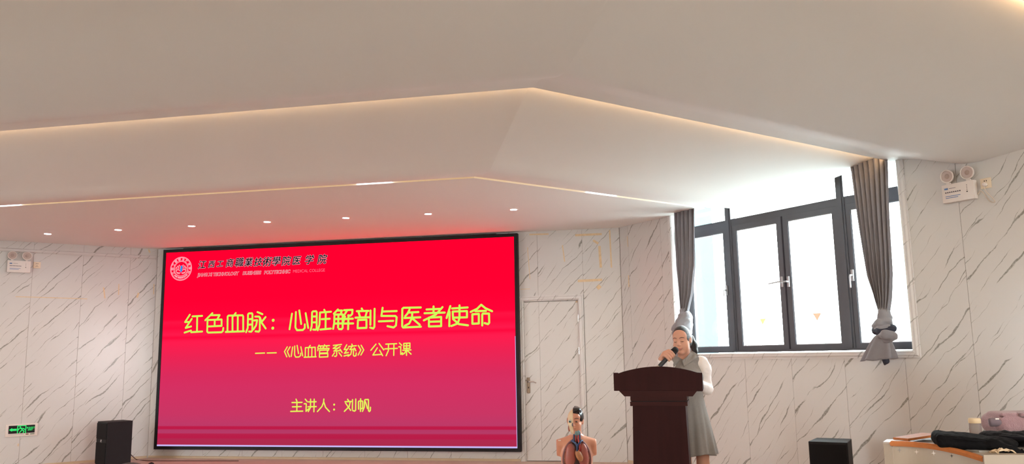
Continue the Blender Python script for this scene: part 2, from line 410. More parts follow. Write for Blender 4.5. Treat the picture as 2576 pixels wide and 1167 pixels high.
# cove lights in the slots
M_['led_warm'] = emat('warm_led', (1.0, 0.58, 0.16), 1.4)
M_['led_white'] = emat('white_led', (1.0, 0.98, 1.0), 6.0)
M_['led_hidden'] = emat('warm_led_hidden', (1.0, 0.62, 0.30), 31.0)
def lerp2(a, b, t): return a*(1-t)+b*t
nA = Vector((0, 1, 0))
def cove(k, label, hidden):
    La = line(k); root = empty('cove_light', (La[1].x, La[1].y, CEIL)); inv = Matrix.Translation(-Vector((La[1].x, La[1].y, CEIL)))
    tag(root, label, 'cove light', 'warm cove light strips in the ceiling slots')
    for (p, q, nm) in ((La[1], La[0], 0), (La[1], La[2], 1)):
        Lb = line(k+1); p2, q2 = (Lb[1], Lb[0] if nm == 0 else Lb[2])
        if not hidden:
            w0, w1, z = 0.0, 0.036, CAM_Z+1.662
            pts = [p, q, lerp2(q, q2, w1), lerp2(p, p2, w1)]
            b = MB().slab([xy(v) for v in (pts if nm else pts[::-1])], z, z+0.012, inv)
        else:
            # a slim bar standing on the back edge of the next baffle, facing the baffle behind it
            h0, h1 = CAM_Z+P3[1][0]+0.010, CAM_Z+P3[1][0]+0.024
            pts = [lerp2(p, p2, 0.004), lerp2(q, q2, 0.004), lerp2(q, q2, 0.012), lerp2(p, p2, 0.012)]
            b = MB().slab([xy(v) for v in (pts if nm else pts[::-1])], h0, h1, inv)
        b.build('light_strip', M_['led_hidden' if hidden else 'led_warm'], root)
    return root, inv
root1, inv1 = cove(1, 'thin amber light line in the slot at the edge of the flat stage ceiling', False)
cove(2, 'hidden warm light line glowing above the second ceiling fold', True)
cove(3, 'hidden warm light line above the third ceiling fold at the top right corner', True)
cove(4, 'hidden warm light line above the ceiling fold over the hall seats', True)
for (ua, va, ub_, vb, arm) in ((-70, 523, 62, 515.5, 0), (905, 466, 992, 461, 0), (1455, 487, 1532, 496, 1)):
    La, Lb = line(1), line(2); far = 0 if arm == 0 else 2
    def par(u, v):
        p = on_z(u, v, CAM_Z+1.66); d = (La[far]-La[1]); return (p-La[1]).to_2d().dot(d.to_2d())/d.to_2d().length_squared
    t0, t1 = sorted((par(ua, va), par(ub_, vb)))
    P0, P1 = lerp2(La[1], La[far], t0), lerp2(La[1], La[far], t1); Q0, Q1 = lerp2(Lb[1], Lb[far], t0), lerp2(Lb[1], Lb[far], t1)
    pts = [lerp2(P0, Q0, 0.001), lerp2(P1, Q1, 0.001), lerp2(P1, Q1, 0.035), lerp2(P0, Q0, 0.035)]
    MB().slab([xy(v) for v in (pts if arm else pts[::-1])], CAM_Z+1.655, CAM_Z+1.6615, inv1).build('bright_lamp', M_['led_white'], root1)

# downlights
M_['lamp_white'] = emat('downlight_white', (1.0, 0.95, 0.95), 215.0)
dl_names = ['leftmost, over the emergency lamp', 'second from the left', 'third from the left, left of the screen emblem end', 'fourth, middle one of the row', 'fifth from the left', 'sixth from the left', 'last on the right, above the screen corner']
dl_lab = ['small recessed downlight, leftmost in the row above the screen', 'small recessed downlight, second from the left in the row', 'small recessed downlight, third from the left in the row', 'small recessed downlight, middle one of the row of seven', 'small recessed downlight, third from the right in the row', 'small recessed downlight, second from the right in the row', 'small recessed downlight, rightmost, nearest the bend of the light line']
first = None
for i, (u, v) in enumerate([(120, 588), (297, 578), (482, 568.5), (672, 558), (870, 548), (1077, 538), (1292, 527)]):
    p = on_z(u, v, CEIL)
    if first is None:
        r = empty('downlight', p)
        auto(MB().lathe([(0.038, -0.001), (0.042, -0.004), (0.050, -0.004), (0.053, 0.0), (0.053, 0.002), (0.038, 0.002)], 28).build('trim_ring', M_['white_plastic'], r))
        MB().lathe([(0.001, -0.0015), (0.037, -0.0015), (0.037, 0.001), (0.001, 0.001)], 28).build('lens', M_['lamp_white'], r)
        first = r
    else: r = copy_tree(first)
    r.location = p; tag(r, dl_lab[i], 'downlight', 'row of recessed downlights over the stage')

# linear pendant lamps added unseen behind the camera to light the walls
M_['fill_glow'] = emat('warm_fill_diffuser', (1.0, 0.86, 0.72), 72.0)
def fill(x, y, label):
    r = empty('fill_lamp', (x, y, 2.55), rz=AZ_B); tag(r, label, 'pendant lamp', 'added pendant lamps over the hall seats')
    MB().box(-0.62, 0.62, -0.055, 0.055, -0.03, 0.03).build('diffuser', M_['fill_glow'], r)
    MB().box(-0.66, 0.66, -0.30, 0.30, 0.034, 0.046).build('uplight_shield', M_['white_plastic'], r)  # added plate that keeps the fill light off the ceiling
    for sx in (-1, 1):
        MB().box(sx*0.62-0.012, sx*0.62+0.012, -0.06, 0.06, -0.035, 0.035).build('end_cap', M_['white_plastic'], r)
        MB().tube([(sx*0.5, 0, 0.046), (sx*0.5, 0, 0.44)], 0.004, 6).build('wire', M_['handle_alu'], r)
for (x, y, t_) in ((-5.4, -0.6, 'far left'), (-2.6, -2.4, 'rear left'), (0.6, -2.6, 'right behind the camera'), (3.0, -1.4, 'rear right'), (4.6, 1.0, 'right of the camera')):
    fill(x, y, 'unseen added pendant lamp over the hall seats, '+t_)

# ------------------------------------------------------------------ window_1: grey metal frame, transom, sashes, panes, handles
FW = FR @ Matrix.Translation((0, 0.19, CAM_Z))        # frame plane sits 0.19 m behind the wall face; local z = 0 at the sill
M_['glass'] = bpy.data.materials.new('window_glass'); M_['glass'].use_nodes = True
_nt = M_['glass'].node_tree; _nt.nodes.clear()
_o = nd(_nt, 'ShaderNodeOutputMaterial'); _t = nd(_nt, 'ShaderNodeBsdfTransparent'); _t.inputs[0].default_value = (0.93, 0.97, 0.97, 1)
_g = nd(_nt, 'ShaderNodeBsdfGlossy'); _g.inputs['Roughness'].default_value = 0.02; _ms = nd(_nt, 'ShaderNodeMixShader'); _ms.inputs[0].default_value = 0.045
_nt.links.new(_t.outputs[0], _ms.inputs[1]); _nt.links.new(_g.outputs[0], _ms.inputs[2]); _nt.links.new(_ms.outputs[0], _o.inputs[0])
win = empty('window_1', mw=FW); tag(win, kind='structure')
ZT = 1.84
b = MB(); b.box(1.004, 1.045, 0, 0.06, 0.004, ZT); b.box(3.876, 3.916, 0, 0.06, 0.004, ZT); b.box(1.045, 3.876, 0, 0.06, 0.004, 0.030); b.box(1.045, 3.876, 0, 0.06, ZT-0.04, ZT)
b.build('window_frame', M_['alu'], win)
for x0, x1 in ((1.668, 1.752), (3.14, 3.226)):
    b = MB(); b.box(x0, x1, -0.012, 0.06, 0.030, ZT-0.04); b.box(x0+0.022, x1-0.022, -0.024, -0.012, 0.030, ZT-0.04)
    b.build('mullion', M_['alu'], win)
bays = ((1.045, 1.668), (1.752, 3.14), (3.226, 3.876))
for x0, x1 in bays:
    b = MB(); b.box(x0, x1, -0.006, 0.06, 1.421, 1.497); b.box(x0, x1, -0.010, -0.006, 1.489, 1.497); b.build('transom', M_['alu'], win)
    # fixed light above
    MB().box(x0+0.004, x1-0.004, 0.026, 0.032, 1.499, ZT-0.042).build('pane', M_['glass'], win)
def sash(x0, x1, w, z0=0.030, z1=1.421, wt=0.058, wb=0.040):
    b = MB()
    b.box(x0, x0+w, -0.004, 0.05, z0, z1); b.box(x1-w, x1, -0.004, 0.05, z0, z1)
    b.box(x0+w, x1-w, -0.004, 0.05, z0, z0+wb); b.box(x0+w, x1-w, -0.004, 0.05, z1-wt, z1)
    o = b.build('sash', M_['alu'], win)
    g = MB(); e = 0.008
    g.box(x0+w, x0+w+e, 0.004, 0.03, z0+wb, z1-wt); g.box(x1-w-e, x1-w, 0.004, 0.03, z0+wb, z1-wt); g.box(x0+w, x1-w, 0.004, 0.03, z0+wb, z0+wb+e); g.box(x0+w, x1-w, 0.004, 0.03, z1-wt-e, z1-wt)
    g.build('glazing_seal', M_['handle_alu'], o)
    MB().box(x0+w, x1-w, 0.022, 0.028, z0+wb, z1-wt).build('pane', M_['glass'], o)
    return o
s1 = sash(1.047, 1.666, 0.05); s2 = sash(1.754, 2.445, 0.066); s3 = sash(2.463, 3.138, 0.066); s4 = sash(3.228, 3.874, 0.052)
MB().box(2.446, 2.462, -0.008, 0.05, 0.030, 1.421).build('meeting_seal', M_['gasket'], win)
def wh(parent, x, z, lever, sx=1, sz=-1):
    b = MB(); b.box(x-0.014, x+0.014, -0.020, -0.004, z-0.055, z+0.055, bev=0.004)
    pts = [(x, -0.016, z), (x, -0.050, z), (x+lever[0]*.12, -0.056, z+lever[1]*.12), (x+lever[0], -0.056, z+lever[1])]
    b.tube(pts, [0.009, 0.009, 0.0085, 0.007], 8)
    auto(b.build('handle', M_['handle_alu'], parent))
wh(s1, 1.638, 0.70, (0, -0.11)); wh(s2, 2.418, 0.73, (-0.15, -0.012)); wh(s3, 2.498, 0.725, (-0.06, 0.0)); wh(s4, 3.256, 0.72, (0, -0.12))

# ------------------------------------------------------------------ outside the window
M_['facade'] = mat('pale_blue_render', (0.040, 0.084, 0.091), 0.8, vary=0.08, vscale=0.6)
M_['ground'] = mat('outdoor_paving', (0.34, 0.36, 0.355), 0.9, vary=0.1, vscale=0.3)
M_['dark_glass'] = mat('far_window_glass', (0.20, 0.33, 0.38), 0.2)
g = MB().slab([(-80, -70), (90, -70), (90, 90), (-80, 90)], HALL_Z-3.2, HALL_Z-3.1).build('ground', M_['ground']); tag(g, kind='structure')
pe = at(1793, 600, 22.0); nbld = empty('neighbouring_building', (pe.x-1.2, 22.0, HALL_Z-3.1)); tag(nbld, 'pale blue building wall seen through the leftmost window pane', 'building')
MB().box(-4.0, 1.2, 0, 6, 0, 18).build('facade', M_['facade'], nbld)
for k in range(6):
    for j in range(3): MB().box(-3.4+j*1.5, -2.6+j*1.5, -0.04, 0.0, 1.0+k*2.9, 2.5+k*2.9).build('window_pane', M_['dark_glass'], nbld)
MB().box(-4.1, 1.3, -0.1, 6.1, 18, 18.3).build('parapet', M_['facade'], nbld)
def cloth_thin(name, c):
    m = bpy.data.materials.new(name); m.use_nodes = True; nt = m.node_tree; nt.nodes.clear(); o = nd(nt, 'ShaderNodeOutputMaterial')
    d = nd(nt, 'ShaderNodeBsdfDiffuse'); t = nd(nt, 'ShaderNodeBsdfTranslucent'); a = nd(nt, 'ShaderNodeAddShader')
    d.inputs[0].default_value = (*[x*.5 for x in c], 1); t.inputs[0].default_value = (*[x*.5 for x in c], 1)
    nt.links.new(d.outputs[0], a.inputs[0]); nt.links.new(t.outputs[0], a.inputs[1]); nt.links.new(a.outputs[0], o.inputs[0]); return m
YF = 24.0
for nm, c, (ua, va), (ub_, vb), (uc, vc), lab in (('y', (0.22, 0.155, 0.065), (1911, 802.5), (1927, 800.5), (1919, 817), 'small yellow triangular pennant hanging outside the left middle pane'), ('r', (0.24, 0.085, 0.055), (2044, 788), (2066, 787.5), (2056, 807), 'small orange red triangular pennant outside the right middle pane')):
    a, b_, c_ = at(ua, va, YF), at(ub_, vb, YF), at(uc, vc, YF)
    r = empty('pennant', (a+b_)/2); tag(r, lab, 'pennant', 'pennants strung outside the window')
    q = [p-(a+b_)/2 for p in (a, b_, c_)]
    o = MB().add(q+[p+Vector((0, .004, 0)) for p in q], [(0, 2, 1), (3, 4, 5), (0, 1, 4, 3), (1, 2, 5, 4), (2, 0, 3, 5)]).build('cloth', cloth_thin('pennant_'+nm, c), r)
    MB().tube([q[0]+Vector((-.05, 0, 0.004)), q[1]+Vector((.05, 0, 0.004))], 0.004, 6).build('cord', M_['handle_alu'], r)

ga, gb = at(1919, 801.3, YF), at(2055, 787.6, YF); gp = at(2118, 781, YF)
pole = empty('bunting_pole', (gp.x, YF, HALL_Z-3.1)); tag(pole, 'slim grey pole outside behind the window mullion with the cord of the pennants', 'pole')
MB().tube([(0, 0, 0), (0, 0, gp.z-HALL_Z+3.1+.3)], 0.045, 10).build('shaft', M_['handle_alu'], pole, smooth=True)
MB().tube([(-.05, 0, gp.z-HALL_Z+3.1), (.05, 0, gp.z-HALL_Z+3.1)], 0.012, 8).build('hook', M_['handle_alu'], pole)
_po = Vector((gp.x, YF, HALL_Z-3.1)); MB().tube([Vector((pe.x+.03, 21.96, ga.z+.25))-_po, ga+Vector((0, .01, .006))-_po, gb+Vector((0, .01, .006))-_po, gp+Vector((0, -.05, 0))-_po], 0.003, 6).build('cord', M_['handle_alu'], pole)

# ------------------------------------------------------------------ door_1 in the back wall
dr_ = empty('door_1', mw=FB); tag(dr_, kind='structure')
frt = frame_trim('door_frame', FB, -1.297, -0.565, 0.0, 2.052, 0.066, 0.028, M_['trim'], bottom=False)
frt.parent = dr_; frt.matrix_parent_inverse = Matrix.Identity(4); frt.matrix_local = Matrix.Identity(4); del frt['kind']
b = MB(); b.box(-1.363, -1.290, 0.0, 0.10, 0, 2.05); b.box(-0.572, -0.499, 0.0, 0.10, 0, 2.05); b.box(-1.363, -0.499, 0.0, 0.10, 2.045, 2.113); b.build('jamb', M_['trim'], dr_)
for x0, x1 in ((-1.2885, -1.0905), (-1.0885, -0.5745)):
    o = MB().box(0, x1-x0, 0.016, 0.056, 0.008, 2.040).build('leaf_panel', M_['marble'], dr_); o.location = (x0, 0, 0)
MB().box(-1.289, -0.574, 0.057, 0.075, 0.008, 2.040).build('leaf_core', M_['joint'], dr_)
MB().box(-1.364, -0.498, 0.101, 0.235, -0.015, 2.114).build('daylight_stop', M_['joint'], dr_)  # unseen block added to stop daylight leaking past the door
hp = back_at(1329, 966); hx, hz = hp.x, hp.z
b = MB(); b.box(hx-0.022, hx+0.022, 0.006, 0.016, hz-0.115, hz+0.085, bev=0.006)
pl = b.build('handle_plate', mat('bronzed_steel', (0.30, 0.25, 0.20), 0.35, metal=0.9), dr_)
b = MB(); b.tube([(hx+.004, 0.010, hz+.03), (hx+.004, -0.045, hz+.03), (hx+.03, -0.052, hz+.032), (hx+.075, -0.052, hz+.036), (hx+.112, -0.05, hz+.016)], [0.011, 0.010, 0.009, 0.0085, 0.007], 10); b.ball((hx+.004, -.006, hz+.03), .016)
b.build('lever', M_['chrome'], pl, smooth=True)
MB().ball((hx+.002, 0.004, hz-0.045), (.006, .004, .013)).build('keyhole', M_['black'], pl)
for (u, v) in ((1457, 800), (1459.5, 882)):
    q = back_at(u, v); MB().tube([(-0.571, -0.004, q.z-0.045), (-0.571, -0.004, q.z+0.045)], 0.007, 8).build('hinge', M_['chrome'], dr_)
q = back_at(1451, 757); MB().box(q.x-.016, q.x+.008, 0.008, 0.014, q.z-.02, q.z+.004).build('corner_chip', M_['skirt'], dr_)

# dried tape residue on the wall beside the screen and over the door
M_['tape'] = mat('tape_residue', (0.66, 0.50, 0.30), 0.6, vary=0.25, vscale=30)
def residue(wallo, f, pts, w):
    a, b_ = (f(*pts[0]), f(*pts[1])); d = Vector((b_.x-a.x, 0, b_.z-a.z)).normalized(); n = Vector((-d.z, 0, d.x))*w/2
    P = [a+n, b_+n, b_-n, a-n]; o = MB()
    o.add([(p.x, -0.0008, p.z) for p in P]+[(p.x, 0.0, p.z) for p in P], [(0, 1, 2, 3), (0, 4, 5, 1), (1, 5, 6, 2), (2, 6, 7, 3), (3, 7, 4, 0)]); o.build('tape_residue', M_['tape'], wallo)
def c5(x, y): return (1280+x/5.305, 560+y/5.305)
for p, q, w in (((275, 158), (530, 152), .018), ((885, 168), (1240, 152), .028), ((1208, 310), (1228, 600), .032), ((1345, 100), (1370, 600), .018), ((920, 778), (1245, 762), .032), ((1180, 880), (1220, 840), .05), ((1125, 235), (1195, 280), .03), ((250, 330), (282, 750), .008), ((715, 300), (745, 520), .014), ((155, 888), (285, 884), .007)):
    residue(wb, back_at, (c5(*p), c5(*q)), w)
for p, q, w in (((1598, 700), (1603, 860), .016), ((1580, 180), (1590, 320), .01)):
    residue(wr, right_at, (c5(*p), c5(*q)), w)
def c7(x, y): return (x/5.834, 560+y/5.834)
for p, q, w in (((230, 1085), (1280, 1118), .010), ((1520, 950), (1540, 1110), .016), ((1745, 900), (1740, 1060), .012), ((2035, 1030), (2010, 1100), .025), ((2260, 900), (2255, 1050), .012), ((2180, 390), (2200, 440), .02)):
    residue(wl, left_at, (c7(*p), c7(*q)), w)

# ------------------------------------------------------------------ LED screen with its slide
SO = 0.09                                                     # the display stands proud of the wall
TL, TR, BL, BR = (back_at(*p, SO) for p in ((418.8, 636), (1293.1, 595.3), (394.7, 1122), (1301.6, 1127.2)))
SX0, SX1 = (TL.x+BL.x)/2, (TR.x+BR.x)/2; SZ0, SZ1 = (BL.z+BR.z)/2, (TL.z+TR.z)/2
FS = FB @ Matrix.Translation((SX0, -SO, SZ0)); SW, SH = SX1-SX0, SZ1-SZ0; FSi = FS.inverted()
scr = empty('led_screen', mw=FS); tag(scr, 'large red LED screen with yellow Chinese title on the back wall', 'screen')
def slide_mat():
    m = bpy.data.materials.new('red_slide'); m.use_nodes = True; nt = m.node_tree; nt.nodes.clear(); L = nt.links.new
    o = nd(nt, 'ShaderNodeOutputMaterial'); e = nd(nt, 'ShaderNodeEmission'); L(e.outputs[0], o.inputs[0])
    tc = nd(nt, 'ShaderNodeTexCoord'); sp = nd(nt, 'ShaderNodeSeparateXYZ'); L(tc.outputs['Object'], sp.inputs[0])
    mr = nd(nt, 'ShaderNodeMapRange'); L(sp.outputs['Z'], mr.inputs['Value']); mr.inputs['From Max'].default_value = SH
    # refresh bands: they creep up slightly towards the right as on the photographed display
    cr = nd(nt, 'ShaderNodeValToRGB'); L(mr.outputs[0], cr.inputs[0]); R = cr.color_ramp; R.interpolation = 'LINEAR'
    stops = [(0.0, (172, 44, 76)), (0.038, (178, 42, 80)), (0.040, (186, 28, 72)), (0.062, (186, 32, 74)), (0.064, (182, 60, 104)), (0.084, (182, 56, 100)), (0.086, (190, 26, 72)), (0.098, (192, 28, 72)), (0.102, (190, 58, 104)), (0.16, (202, 54, 100)), (0.30, (214, 48, 98)), (0.45, (224, 36, 84)), (0.53, (234, 28, 78)), (0.55, (228, 8, 62)), (0.565, (238, 26, 76)), (0.60, (236, 10, 62)), (0.63, (240, 20, 68)), (0.645, (238, 4, 56)), (0.75, (246, 0, 50)), (0.9, (252, 0, 48)), (1.0, (252, 0, 48))]
    while len(R.elements) > 1: R.elements.remove(R.elements[-1])
    R.elements[0].position = 0; R.elements[0].color = (*srgb(*stops[0][1]), 1)
    for p, c in stops[1:]:
        el = R.elements.new(p); el.color = (*srgb(*c), 1)
    # the diodes are brighter than the picture can hold in the red channel
    mul = nd(nt, 'ShaderNodeVectorMath', operation='MULTIPLY'); L(cr.outputs[0], mul.inputs[0])
    rr = nd(nt, 'ShaderNodeMapRange'); L(mr.outputs[0], rr.inputs['Value']); rr.inputs['From Min'].default_value = 0.35; rr.inputs['From Max'].default_value = 1.0; rr.inputs['To Min'].default_value = 1.0; rr.inputs['To Max'].default_value = 1.9
    cb = nd(nt, 'ShaderNodeCombineXYZ'); L(rr.outputs[0], cb.inputs[0]); cb.inputs[1].default_value = 1.0; cb.inputs[2].default_value = 1.0
    L(cb.outputs[0], mul.inputs[1]); L(mul.outputs[0], e.inputs[0]); e.inputs[1].default_value = 1.0
    return m
MB().box(0, SW, 0, 0.01, 0, SH).build('display', slide_mat(), scr)
b = MB(); bz = 0.045
b.box(-bz, 0, -0.008, 0.085, -bz, SH+bz); b.box(SW, SW+bz, -0.008, 0.085, -bz, SH+bz); b.box(0, SW, -0.008, 0.085, -bz, 0); b.box(0, SW, -0.008, 0.085, SH, SH+bz)
b.build('bezel', M_['black'], scr)
MB().box(0, SW, 0.011, 0.085, 0, SH).build('housing', M_['black'], scr)
b = MB(); b.box(-0.001, SW+0.006, -0.003, 0.0, -0.004, 0.020); b.box(SW-0.008, SW+0.006, -0.003, 0.0, 0.02, SH*0.52); b.build('bright_edge_line', emat('edge_line', srgb(205, 190, 250), 1.0), scr)
MB().box(SW*0.05, SW-0.25, 0.02, 0.06, SH+bz, SH+bz+0.012).build('top_rail', M_['black'], scr)

def on_screen(u, v):
    r = ray(u, v); n = NB; p = CV + r*((DB-SO)/r.dot(n)); q = FSi @ p; return q.x, q.z
def ribbon(mb, pts, w, y):
    """flat stroke with round ends and joins in the x,z plane"""
    n = 10
    for i, p in enumerate(pts):
        mb.add([(p[0]+w/2*math.cos(2*math.pi*k/n), y, p[1]+w/2*math.sin(2*math.pi*k/n)) for k in range(n)], [tuple(range(n))])
    for p, q in zip(pts[:-1], pts[1:]):
        d = Vector((q[0]-p[0], q[1]-p[1])); 
        if d.length < 1e-6: continue
        d.normalize(); nx, nz = -d.y*w/2, d.x*w/2
        mb.add([(p[0]+nx, y, p[1]+nz), (q[0]+nx, y, q[1]+nz), (q[0]-nx, y, q[1]-nz), (p[0]-nx, y, p[1]-nz)], [(0, 1, 2, 3)])
def strokes(org, scale, lst, w, y=-0.0025):
    mb = MB()
    for st_ in lst: ribbon(mb, [on_screen(org[0]+x/scale, org[1]+z/scale) for x, z in st_], w, y)
    return mb
A_, B_, C_ = ((440, 740), 6.1333), ((840, 740), 5.8545), ((700, 980), 9.9077)
T1 = [[(232,316),(158,430),(212,428)],[(262,380),(168,520),(252,497)],[(150,592),(250,560)],[(272,342),(422,334)],[(346,340),(342,580)],[(252,586),(422,575)],
 [(580,292),(470,402)],[(560,324),(692,322),(655,385)],[(505,398),(722,390),(722,488),(508,498)],[(616,394),(614,492)],[(505,398),(499,575),(515,592),(720,586),(742,568),(748,520)],
 [(940,290),(905,335)],[(812,570),(815,345),(828,330),(1045,325),(1055,345),(1055,565)],[(890,340),(890,570)],[(972,340),(970,570)],[(785,582),(1068,572)],
 [(1100,585),(1125,520),(1130,310),(1142,296),(1190,294),(1198,310),(1195,560),(1180,578),(1145,575)],[(1132,385),(1195,382)],[(1130,470),(1195,466)],[(1275,275),(1352,308)],[(1240,345),(1300,345),(1312,365),(1310,555),(1295,578),(1245,572)],[(1222,405),(1270,400),(1255,480),(1215,540)],[(1400,352),(1350,415)],[(1314,360),(1340,440),(1402,528)],
 [(1808,300),(1770,540)],[(1868,275),(1860,510),(1885,555),(1975,552),(2005,520),(2005,465)],[(1920,250),(1950,460)],[(2018,292),(2058,520)],
 [(2095,555),(2112,490),(2118,280),(2130,265),(2180,262),(2190,278),(2188,530),(2172,548),(2135,545)],[(2120,345),(2188,342)],[(2118,435),(2188,432)],[(2240,282),(2410,270)],[(2240,282),(2232,470),(2205,555)],[(2265,385),(2390,378)],[(2328,300),(2325,535)],[(2245,545),(2408,530)],[(2305,240),(2318,272)]]
T1b = [[(60,225),(0,287)],[(52,240),(120,240),(100,290)],[(75,512),(115,515),(130,495),(130,297),(10,300),(5,420),(-10,510)],[(10,365),(130,362)],[(5,432),(130,430)],[(68,300),(62,490)],[(150,235),(275,230),(270,290),(245,316),(210,310)],[(195,240),(145,320)],[(165,330),(140,410)],[(155,365),(280,360)],[(138,432),(285,430)],[(215,325),(210,515)],
 [(410,210),(425,240)],[(338,250),(510,245)],[(365,265),(385,330)],[(485,260),(465,330)],[(318,345),(520,340)],[(355,380),(480,375),(480,495),(350,500),(355,380)],[(540,240),(538,450)],[(600,215),(597,480),(580,505),(535,490)],
 [(718,200),(700,320),(905,320),(925,340),(915,460),(880,490),(790,470)],[(715,255),(925,248)],[(662,400),(875,392)],
 [(1280,195),(1025,200),(1008,215),(1006,470),(1020,490),(1282,478)],[(1115,225),(1085,285),(1050,325)],[(1095,270),(1245,262)],[(1040,350),(1272,340)],[(1155,270),(1150,350),(1110,430),(1045,465)],[(1160,360),(1265,450)],
 [(1365,225),(1580,215)],[(1468,180),(1468,275)],[(1335,280),(1632,270)],[(1600,190),(1500,300),(1325,385)],[(1400,345),(1580,335),(1580,470),(1400,475),(1400,345)],[(1405,405),(1578,400)],
 [(1715,175),(1660,350)],[(1705,260),(1700,470)],[(1742,210),(1970,195)],[(1750,255),(1960,248),(1960,340),(1755,345),(1750,255)],[(1850,165),(1850,350),(1825,430),(1730,468)],[(1755,365),(1840,440),(1975,458)],
 [(2170,155),(2110,215),(2015,260)],[(2170,155),(2230,205),(2330,250)],[(2085,250),(2240,245)],[(2040,295),(2135,290),(2135,430),(2040,435),(2040,295)],[(2185,460),(2185,300),(2195,285),(2285,285),(2288,420),(2270,440),(2220,425)]]
S1 = [[(1245,912),(1385,907)],[(1425,907),(1565,903)],[(1735,812),(1692,885),(1728,965)],[(1778,812),(1735,885),(1770,965)],[(1818,815),(1795,960)],[(1850,800),(1848,935),(1865,970),(1915,968),(1940,945),(1942,910)],[(1887,790),(1908,915)],[(1945,812),(1972,950)],
 [(2090,790),(2065,820)],[(2012,965),(2015,825),(2165,818),(2168,960)],[(2062,825),(2060,960)],[(2115,822),(2113,960)],[(1995,972),(2180,965)],
 [(2225,785),(2205,825)],[(2220,800),(2285,797)],[(2245,800),(2250,820)],[(2310,780),(2295,820)],[(2308,797),(2385,793)],[(2335,797),(2345,815)],[(2205,870),(2210,840),(2380,835),(2370,865)],[(2285,820),(2288,838)],[(2230,970),(2235,865),(2355,860),(2355,905),(2232,910)],[(2232,918),(2360,915),(2360,965),(2232,970)]]
S1b = [[(112,740),(-8,754)],[(55,752),(-10,798),(50,796),(95,770)],[(95,770),(0,838),(105,828)],[(42,845),(42,900),(30,915),(10,913)],[(10,862),(-22,910)],[(75,860),(115,912)],[(90,808),(122,858)],
 [(190,745),(152,815),(185,812)],[(215,790),(155,870),(215,858)],[(150,910),(218,892)],[(265,735),(275,760)],[(218,770),(330,758)],[(270,770),(235,815),(315,805)],[(300,790),(325,835)],[(262,825),(250,885),(210,912)],[(290,825),(288,900),(300,912),(325,905),(330,865)],
 [(360,755),(398,820),(358,895)],[(402,752),(440,820),(398,895)],[(620,735),(545,825)],[(665,725),(735,820)],[(640,790),(575,895),(710,885)],[(675,825),(718,905)],
 [(765,735),(925,728)],[(750,805),(935,797)],[(805,735),(803,830),(770,905)],[(885,735),(882,900)],
 [(965,718),(1000,752)],[(955,775),(985,772),(985,885),(1012,862)],[(1030,725),(1120,720),(1120,795),(1030,800),(1030,725)],[(1030,762),(1120,758)],[(1072,722),(1070,900)],[(1015,825),(1135,820)],[(1065,828),(1040,870),(1008,888)],[(1080,828),(1137,882)]]
N1 = [[(445,238),(468,290)],[(345,322),(595,317)],[(355,428),(575,422)],[(467,320),(465,530)],[(312,542),(612,535)],[(675,238),(725,300)],[(648,352),(690,348),(700,360),(693,540),(760,475)],[(755,305),(945,300)],[(742,428),(948,422)],[(808,238),(805,440),(750,545)],[(898,238),(890,550)],
 [(1138,235),(1130,320),(1090,420),(978,545)],[(1138,310),(1180,440),(1278,545)],[(1730,240),(1760,285)],[(1665,300),(1820,295)],[(1795,300),(1770,420),(1650,540)],[(1680,335),(1805,515)],[(1853,250),(1848,490)],[(1933,235),(1930,510),(1905,535),(1858,520)],
 [(2003,485),(2000,300),(2015,285),(2095,283),(2105,300),(2105,460),(2085,475),(2065,470)],[(2055,230),(2050,540)],[(2100,540),(2145,440),(2155,260),(2170,248),(2245,245),(2250,260),(2250,520),(2270,545),(2295,520),(2300,440)],[(2175,300),(2225,470)]]
M_['title'] = emat('slide_title_yellow', srgb(208, 255, 92)); M_['subtitle'] = emat('slide_subtitle_yellow', srgb(230, 246, 92))
def characters(name, m, runs):
    root = empty(name); root.parent = scr
    for (src, lst, counts, w) in runs:
        assert sum(counts) == len(lst), (name, sum(counts), len(lst)); i = 0
        for c in counts:
            strokes(*src, lst[i:i+c], w).build('character', m, root, fix=False); i += c
characters('title_text', M_['title'], [(A_, T1, (6, 5, 5, 8, 4, 9), 0.0255), (B_, T1b, (12, 8, 3, 6, 6, 6, 5), 0.0265), (A_, [[(1518,402),(1517,402.5)],[(1512,523),(1511,523.5)]], (1, 1), 0.042)])
characters('subtitle_text', M_['subtitle'], [(A_, S1, (1, 1, 2, 4, 5, 10), 0.0165), (B_, S1b, (7, 9, 2, 4, 4, 8), 0.0165)])
characters('speaker_text', M_['subtitle'], [(C_, N1, (5, 6, 2, 6, 4), 0.0175), (C_, [[(1395,372),(1395,373)],[(1393,495),(1393,496)]], (1, 1), 0.028)])

def text_mesh(body, size, offset=0.0, shear=0.0, space=1.0, align='CENTER', ext=0.0, res=3):
    c = bpy.data.curves.new('lettering', 'FONT'); c.body = body; c.size = size; c.offset = offset; c.shear = shear; c.space_character = space
    c.align_x = align; c.align_y = 'CENTER'; c.extrude = ext; c.resolution_u = res
    o = bpy.data.objects.new('lettering', c); COL.objects.link(o)
    dg = bpy.context.evaluated_depsgraph_get(); me = bpy.data.meshes.new_from_object(o.evaluated_get(dg)); bpy.data.objects.remove(o)
    vs = [tuple(v.co) for v in me.vertices]; fs = [tuple(p.vertices) for p in me.polygons]; bpy.data.meshes.remove(me)
    return vs, fs
def lettering(mb, body, x, z, size, y=-0.002, rot=0.0, width=None, **kw):
    """flat lettering in the x,z plane, readable from -y"""
    vs, fs = text_mesh(body, size, **kw); c, s_ = math.cos(rot), math.sin(rot)
    if not vs: return mb
    k = 1.0
    if width:
        xs = [v[0] for v in vs]; k = width/(max(xs)-min(xs)); mid = (max(xs)+min(xs))/2; vs = [((v[0]-mid)*k, v[1], v[2]) for v in vs]
    return mb.add([(x+c*v[0]-s_*v[1], y, z+s_*v[0]+c*v[1]) for v in vs], fs)
